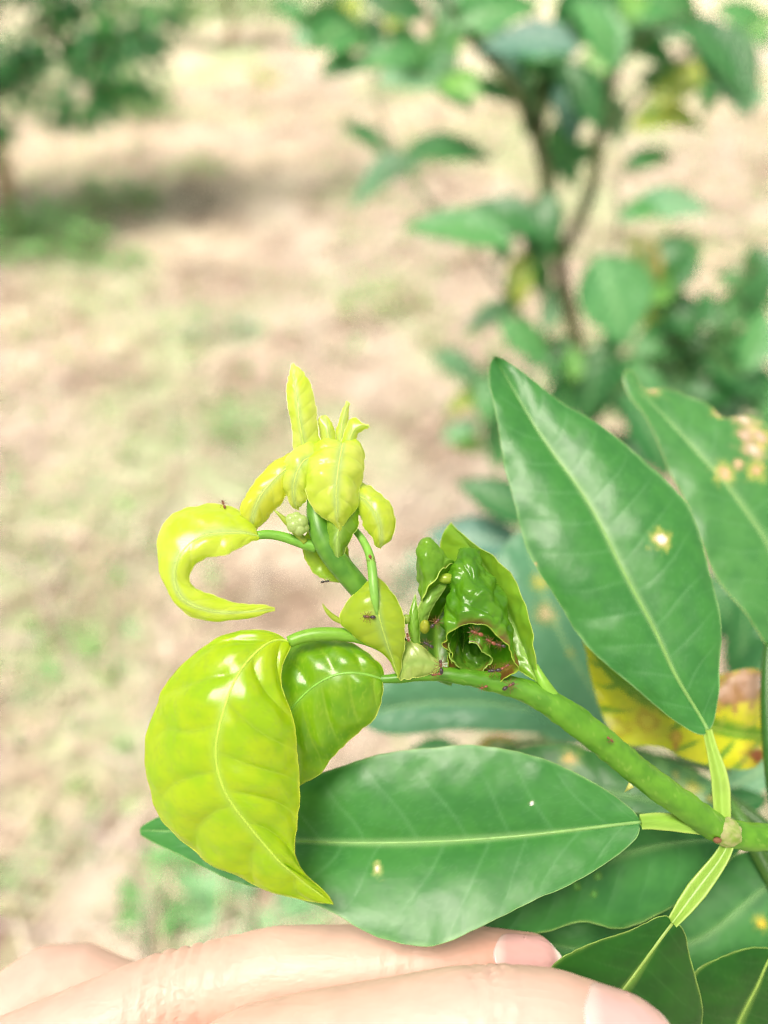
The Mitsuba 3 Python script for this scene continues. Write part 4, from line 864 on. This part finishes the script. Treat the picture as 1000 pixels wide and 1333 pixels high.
leaf(low, 'leaf', l11, 'soft_leaf_mat', dict(base=(0.10, 0.28, 0.13), dark=(0.17, 0.38, 0.16), rib=(0.12, 0.3, 0.1), mottle=0.3, scale=330, spots=[(900, 1028, 211, 1.8, (0.50, 0.55, 0.14), (0.3, 0.45, 0.1)), (925, 1040, 209, 1.2, (0.45, 0.5, 0.14), None), (880, 1010, 215, 1.0, (0.4, 0.5, 0.2), None)]),
     'mottled pale leaf seen under the main stem', (0.3, 0.1), (0.12, 0.3, 0.09), 0.12, (0.25, 0.4, 0.15))

deep = thing('citrus_shoot', 'blurred shoot of spotted teal green leaves behind the rolled leaf cluster', 'citrus shoot')
dstem = [(1010, 1020, 300), (930, 1000, 290), (850, 985, 282), (800, 965, 275), (760, 940, 272)]
tube_obj('stem', dstem, [2.2, 2.0, 1.8, 1.5], (0.05, 0.13, 0.03), deep, n=30, sides=10)
TEAL = dict(base=(0.10, 0.29, 0.15), dark=(0.07, 0.23, 0.11), vein=(0.13, 0.32, 0.16), rib=(0.2, 0.4, 0.18), edge=(0.2, 0.4, 0.18), mottle=0.2, vein_w=0.2)
l9 = Leaf([(792, 955, 270), (740, 968, 266), (700, 955, 266), (660, 915, 268), (635, 860, 272), (628, 800, 277), (640, 745, 282), (662, 705, 286), (680, 690, 287)],
          [(794, 952, 270), (775, 905, 270), (755, 870, 271), (735, 835, 273), (715, 790, 277), (698, 745, 282), (682, 692, 287)],
          [(796, 950, 270), (805, 915, 272), (800, 880, 274), (790, 850, 277), (772, 810, 280), (745, 770, 283), (715, 730, 286), (684, 690, 287)], nu=90, nv=24, bulge=0.08, quilt=0.3, veins=9, wave=1.0, seed=95)
leaf(deep, 'leaf', l9, 'mature_leaf_mat', {**TEAL, 'spots': [(712, 800, 276, 2.6, (0.62, 0.54, 0.32), (0.35, 0.42, 0.14)), (703, 757, 280, 2.2, (0.48, 0.52, 0.10), (0.3, 0.42, 0.1)), (742, 848, 272, 1.4, (0.36, 0.46, 0.14), None)]}, 'teal leaf with two tan spots', (0.4, 0.15), (0.22, 0.4, 0.16), 0.15, (0.2, 0.4, 0.18))
l9b = Leaf([(770, 945, 272), (720, 915, 270), (660, 880, 268), (590, 865, 268), (520, 875, 270), (480, 900, 272), (465, 930, 273)],
           [(770, 948, 272), (710, 930, 268), (650, 918, 266), (580, 915, 267), (520, 920, 270), (466, 934, 273)],
           [(768, 952, 272), (710, 955, 266), (650, 952, 262), (600, 950, 262), (550, 955, 264), (500, 955, 268), (468, 938, 273)], nu=80, nv=22, bulge=0.08, quilt=0.3, veins=9, wave=1.0, seed=97)
leaf(deep, 'leaf', l9b, 'mature_leaf_mat', TEAL, 'teal leaf below the fine end of the stem', (0.4, 0.15), (0.18, 0.38, 0.16), 0.15, (0.2, 0.4, 0.18))
dsp = spline(PP(dstem), 30)
for args in [(640, 975, 330, 70, 200, 'rust', 0.4, 0, 0, 0), (700, 1000, 320, 140, 170, 'dark', 0.5, 0, 0, 0), (560, 985, 340, 90, 190, 'dark', 0.4, 0, 0, 1), (970, 830, 330, 130, 80, 'dark', 0.5, 0.3, 0, 0), (945, 790, 360, 110, 110, 'dark', 0.5, 0, 0, 1),
             (980, 1010, 260, 90, 30, 'pale', 0.6, 0, 0, 0), (965, 1045, 250, 80, 10, 'dark', 0.5, 0, 0, 0), (905, 800, 380, 130, 100, 'dark', 0.4, 0, 0, 0), (990, 880, 300, 130, 60, 'dark', 0.5, 0, 0, 1), (650, 650, 420, 120, 150, 'dark', 0.5, 0, 0, 0), (620, 700, 430, 130, 170, 'teal', 0.5, 0, 0, 0), (850, 560, 460, 130, 110, 'dark', 0.4, 0, 0, 1)]:
    sap_leaf(*args[:9], var=args[9], parent=deep, attach=dsp)

# ------------------------------------------------------------------ the hand
def bone(a, ra, b, rb):
    s = [m3.Manifold.sphere(r, 40).translate(list(map(float, p))) for p, r in ((a, ra), (b, rb))]
    return m3.Manifold.batch_hull(s)


def chain(pts):
    q = [(P(x, y, d), r * 0.001) for x, y, d, r in pts]
    return [bone(q[i][0], q[i][1], q[i + 1][0], q[i + 1][1]) for i in range(len(q) - 1)]


index = [(-70, 1440, 158, 12.0), (218, 1296, 168, 8.9), (250, 1287, 168, 8.6), (360, 1262, 167.5, 8.5), (505, 1257, 167, 8.1), (545, 1256, 167, 7.9), (620, 1256, 167, 7.6), (690, 1258, 166.5, 6.6)]
middle = [(-150, 1450, 176, 12.0), (60, 1290, 196, 10.5), (100, 1286, 198, 10.2), (270, 1350, 200, 9.2), (400, 1400, 196, 8.0)]
ring = [(-210, 1560, 190, 11.5), (20, 1400, 214, 10.0), (180, 1460, 214, 9.0), (280, 1520, 208, 7.6)]
little = [(-260, 1660, 200, 10.5), (-60, 1540, 222, 8.6), (70, 1590, 222, 7.6), (150, 1640, 216, 6.6)]
thumb = [(40, 1610, 150, 17.0), (330, 1396, 139, 10.6), (400, 1378, 138.5, 10.4), (600, 1338, 138, 9.7), (650, 1334, 138, 9.7), (720, 1340, 138, 9.6), (800, 1358, 138, 8.6), (822, 1366, 138, 7.8)]
parts_ = []
for c_ in (index, middle, ring, little, thumb):
    parts_ += chain(c_)
wrist, arm = (P(-330, 2000, 165), 0.029), (P(-520, 2700, 175), 0.034)
palm = m3.Manifold.batch_hull([m3.Manifold.sphere(r * 0.001, 32).translate(P(x, y, d).tolist()) for x, y, d, r in [(-70, 1450, 160, 12), (-150, 1460, 176, 12), (-210, 1570, 190, 11.5), (-260, 1670, 198, 10.5)]] + [m3.Manifold.sphere(wrist[1] * 0.8, 32).translate(wrist[0].tolist())])
parts_ += [palm, bone(P(40, 1610, 150), 0.017, wrist[0], 0.024), bone(*wrist, *arm)]
hm = m3.Manifold.batch_boolean(parts_, m3.OpType.Add).refine_to_length(0.0011).to_mesh()
hand = trimesh.Trimesh(np.array(hm.vert_properties[:, :3], float), np.array(hm.tri_verts), process=False)
hand.merge_vertices()
trimesh.smoothing.filter_taubin(hand, lamb=0.55, nu=0.56, iterations=45)
hv, hn = np.array(hand.vertices), np.array(hand.vertex_normals)


def crease(a, b, at, depth, width, normal=None, wob=0.0008, seed=0):
    """A skin crease across a finger at a point between a and b."""
    global hv
    A, B = P(*a), P(*b)
    ax = (B - A) / np.linalg.norm(B - A)
    c = A + (B - A) * at
    rel = hv - c
    t = rel @ ax + wob * (meshkit.noise(hv * 350, seed) - 0.5) * 2
    rad = np.linalg.norm(rel - np.outer(rel @ ax, ax), axis=1)
    w = np.exp(-(t / width) ** 2) * (rad < 0.014)
    hv = hv - hn * (1.9 * depth * w)[:, None]


red = np.zeros(len(hv))
ia, ib, ic, id_ = (-70, 1440, 158), (235, 1290, 168), (525, 1257, 167), (690, 1258, 166.5)
for off, dp in [(-.16, .25), (-.09, .38), (-.02, .5), (0.04, .42), (.11, .32), (.2, .2), (.28, .14)]:
    crease(ib, ic, off, dp * 0.001, 0.0006, seed=int(50 + off * 100))
for off, dp in [(-.1, .2), (0.0, .3), (.09, .22)]:
    crease(ic, id_, off, dp * 0.001, 0.0005, seed=int(90 + off * 100))
ta, tb, tc = (330, 1396, 139), (625, 1336, 138), (822, 1366, 138)
for off, dp in [(-.09, .18), (0.0, .32), (.1, .26), (.2, .14)]:
    crease(tb, tc, off, dp * 0.001, 0.0005, seed=int(120 + off * 100))
hv = hv + hn * ((meshkit.fbm(hv * 900, 3, 6) - 0.5) * 0.00016)[:, None]
skin = np.array([0.67, 0.455, 0.365])
hc = tone(hv, skin, 0.10, 260, 3)
for (q, r, col, w0) in [(P(700, 1262, 158), 0.013, (0.60, 0.30, 0.22), 0.7), (P(640, 1262, 158), 0.010, (0.62, 0.30, 0.21), 0.55), (P(815, 1340, 130), 0.011, (0.66, 0.38, 0.30), 0.6), (P(230, 1285, 160), 0.012, (0.66, 0.41, 0.31), 0.5)]:
    w = (np.exp(-(np.linalg.norm(hv - q, axis=1) / r) ** 2) * w0 * (0.6 + 0.8 * meshkit.fbm(hv * 300, 3, 15)))[:, None]
    hc = hc * (1 - w) + np.asarray(col) * w
person = thing('hand', 'fair hand pinching the dark lower leaf between thumb and index finger', 'hand')
obj('skin', mikit.ply(trimesh.Trimesh(hv, hand.faces, process=False), 'skin_mat', smooth=True, color=np.clip(hc, 0, 0.95)), person)


def nail(a, ra, b, rb, face, t0, t1, half, label, col=(0.66, 0.42, 0.385), lift=0.35):
    """A curved nail plate on the finger end a-b, facing the direction face."""
    A, B = P(*a), P(*b)
    ax = (B - A) / np.linalg.norm(B - A)
    n = face - ax * (face @ ax)
    n /= np.linalg.norm(n)
    s = np.cross(ax, n)
    u, w = np.linspace(0, 1, 26), np.linspace(-1, 1, 25)
    V = []
    near = hv[np.linalg.norm(hv - B, axis=1) < 0.03]
    for uu in u:
        for ww in w:
            hw = half * math.sqrt(max(0.0, 1 - (1 - min(1, (uu + 0.02) / 0.3)) ** 2)) if uu < 0.3 else half
            if uu > 0.8:
                hw = half * (1 - 0.35 * ((uu - 0.8) / 0.2) ** 2)
            tt = t0 + (t1 - t0) * (uu - 0.10 * ww * ww * (1 if uu > 0.5 else -0.6))
            ang = ww * hw
            d = math.cos(ang) * n + math.sin(ang) * s
            r = (ra + (rb - ra) * min(1.0, max(0.0, tt))) * 0.001
            o = A + (B - A) * tt
            rel = near - o
            pr = rel @ d
            perp = np.linalg.norm(rel - pr[:, None] * d, axis=1)
            hit = pr[(perp < 0.0012) & (pr > 0) & (pr < 0.02)]
            r = min(hit.max(), r * 1.25) if len(hit) else r
            if tt > 1.0:
                r = max(r, ra * 0.00065)
            V.append(o + d * (r + lift * 0.001 * (1 - 0.8 * abs(ww) ** 3)))
    V = np.array(V)
    under = V - np.tile(n, (len(V), 1)) * 0.0007
    k = len(V)
    f = grid_faces(26, 25)
    rim = np.concatenate([np.arange(25), np.arange(1, 26) * 25 + 24, 25 * 25 + np.arange(23, -1, -1), np.arange(24, 0, -1) * 25])
    rim2 = np.roll(rim, -1)
    F = np.vstack([f, f[:, ::-1] + k, np.stack([rim, rim + k, rim2], 1), np.stack([rim2, rim + k, rim2 + k], 1)])
    W = np.vstack([V, under])
    uu = np.tile(np.repeat(u, 25), 2)[:, None]
    c = np.ones((len(W), 1)) * np.asarray(col)
    moon = np.clip((0.2 - uu) / 0.12, 0, 1)
    c = c * (1 - 0.5 * moon) + np.array([0.82, 0.68, 0.62]) * 0.5 * moon
    free = np.clip((uu - 0.9) / 0.05, 0, 1)
    c = c * (1 - free) + np.array([0.85, 0.78, 0.68]) * free
    obj('fingernail', mikit.ply((W, F), 'nail_mat', smooth=True, color=np.clip(c, 0, 0.95)), person, label)


nail((600, 1256, 167), 7.7, (712, 1259, 166.5), 6.3, (-FWD * 0.75 + UPV * 0.75), 0.34, 1.14, 0.80, 'fingernail of the index finger', (0.62, 0.36, 0.33))  # darker pink carries the shade on this nail
nail((720, 1340, 138), 9.5, (842, 1372, 138), 7.8, (-FWD * 0.62 + UPV * 0.8 + RGT * 0.15), 0.13, 1.2, 0.95, 'thumbnail, pale pink, at bottom right')

# ------------------------------------------------------------------ ants
def ant_mesh(seed, body, head, belly):
    g = np.random.default_rng(seed)
    blobs = [((-1.15, 0, 0.05), (0.75, 0.5, 0.5), belly), ((-0.25, 0, 0.06), (0.22, 0.2, 0.22), body), ((0.35, 0, 0.1), (0.55, 0.32, 0.34), body), ((1.05, 0, 0.08), (0.42, 0.38, 0.32), head)]
    V, F, C, at = [], [], [], 0
    ms = [m3.Manifold.sphere(1.0, 28).scale(list(s)).translate(list(c)) for c, s, _ in blobs]
    for side in (-1, 1):
        for x0, fx, ln_ in ((0.6, 0.75, 1.25), (0.3, 0.0, 1.3), (0.05, -0.8, 1.5)):
            a = np.array([x0, side * 0.2, 0.0])
            k = a + np.array([fx * 0.45, side * ln_ * 0.5, 0.45 + 0.1 * g.random()])
            e = a + np.array([fx + g.normal(0, 0.12), side * ln_, -0.45])
            ms += [m3.Manifold.batch_hull([m3.Manifold.sphere(0.085, 10).translate(a.tolist()), m3.Manifold.sphere(0.07, 10).translate(k.tolist())]),
                   m3.Manifold.batch_hull([m3.Manifold.sphere(0.07, 10).translate(k.tolist()), m3.Manifold.sphere(0.05, 10).translate(e.tolist())])]
        a, k, e = np.array([1.3, side * 0.15, 0.15]), np.array([1.6, side * 0.5, 0.4]), np.array([2.2, side * 0.65, 0.15])
        ms += [m3.Manifold.batch_hull([m3.Manifold.sphere(0.06, 10).translate(a.tolist()), m3.Manifold.sphere(0.05, 10).translate(k.tolist())]),
               m3.Manifold.batch_hull([m3.Manifold.sphere(0.05, 10).translate(k.tolist()), m3.Manifold.sphere(0.05, 10).translate(e.tolist())])]
    me = m3.Manifold.batch_boolean(ms, m3.OpType.Add).to_mesh()
    v, f = np.array(me.vert_properties[:, :3], float), np.array(me.tri_verts)
    c = np.where(v[:, :1] < -0.4, np.asarray(belly), np.where(v[:, :1] > 0.75, np.asarray(head), np.asarray(body)))
    leg = (np.abs(v[:, 1:2]) > 0.42)
    c = np.where(leg, np.array([0.22, 0.10, 0.04]), c)
    return mikit.ply((v, f), 'ant_mat', smooth=True, color=c)


ANTS = [ant_mesh(1, (0.15, 0.06, 0.035), (0.08, 0.04, 0.03), (0.04, 0.03, 0.03)), ant_mesh(2, (0.20, 0.065, 0.03), (0.13, 0.045, 0.025), (0.22, 0.07, 0.035)), ant_mesh(3, (0.06, 0.045, 0.045), (0.04, 0.03, 0.03), (0.035, 0.03, 0.03))]
for (x, y, d, ang, mm, kind, words) in [
    (291, 656, 155.5, 110, 0.62, 1, 'tiny reddish ant on top of the hooked yellow leaf'),
    (424, 757, 158.5, 10, 0.62, 2, 'black ant hanging under the leaf behind the dark stem'),
    (480, 803, 151.2, 175, 0.85, 0, 'brown ant lying across the small cupped leaf'),
    (483.5, 729, 153.8, -70, 0.7, 1, 'red ant above the cupped leaf beside its stalk'),
    (531, 829, 154.5, 100, 0.62, 1, 'pinkish ant at right edge of the cupped leaf'),
    (557, 839, 154, 150, 0.8, 2, 'black ant in the dark gap between cupped and hooded leaf'),
    (567, 811, 153.5, 45, 0.85, 0, 'brown ant climbing below the hooded leaf'),
    (574, 867, 153.2, 95, 1.0, 0, 'dark headed ant on the stem left of the tube mouth'),
    (568, 878, 154, 190, 0.75, 1, 'red ant low on the stem left of the tube mouth'),
    (612, 728, 158.0, 10, 0.5, 1, 'tiny red ant at top of the rolled leaf'),
    (620, 824, 150.2, 160, 0.9, 1, 'red ant at top of the tube mouth'),
    (638, 835, 150.5, 150, 0.75, 1, 'orange ant right of the one atop the tube mouth'),
    (651, 840, 151, 165, 0.7, 0, 'dark ant at right end of the tube rim'),
    (643, 873, 154.5, 185, 0.95, 2, 'black ant at bottom inside the tube mouth'),
    (658, 868, 154.5, 30, 0.7, 1, 'red ant at bottom right inside the tube mouth'),
    (629, 895, 155, 200, 0.6, 1, 'small red ant on the stem below the tube mouth'),
    (663, 893, 154.4, 30, 0.95, 0, 'brown ant on the stem right of the smaller red one'),
    (795, 963, 155.8, -40, 0.55, 1, 'lone brown ant on the thick stem'),
]:
    key = thing('ant', words, 'ant', 'ants on the young leaves')
    a = math.radians(ang)
    m = frame(P(x, y, d), math.cos(a) * RGT + math.sin(a) * UPV, -FWD + 0.4 * UPV) @ np.diag([mm * 0.00088] * 3 + [1.0])
    scene[key] = {**ANTS[kind], 'to_world': T(m)}
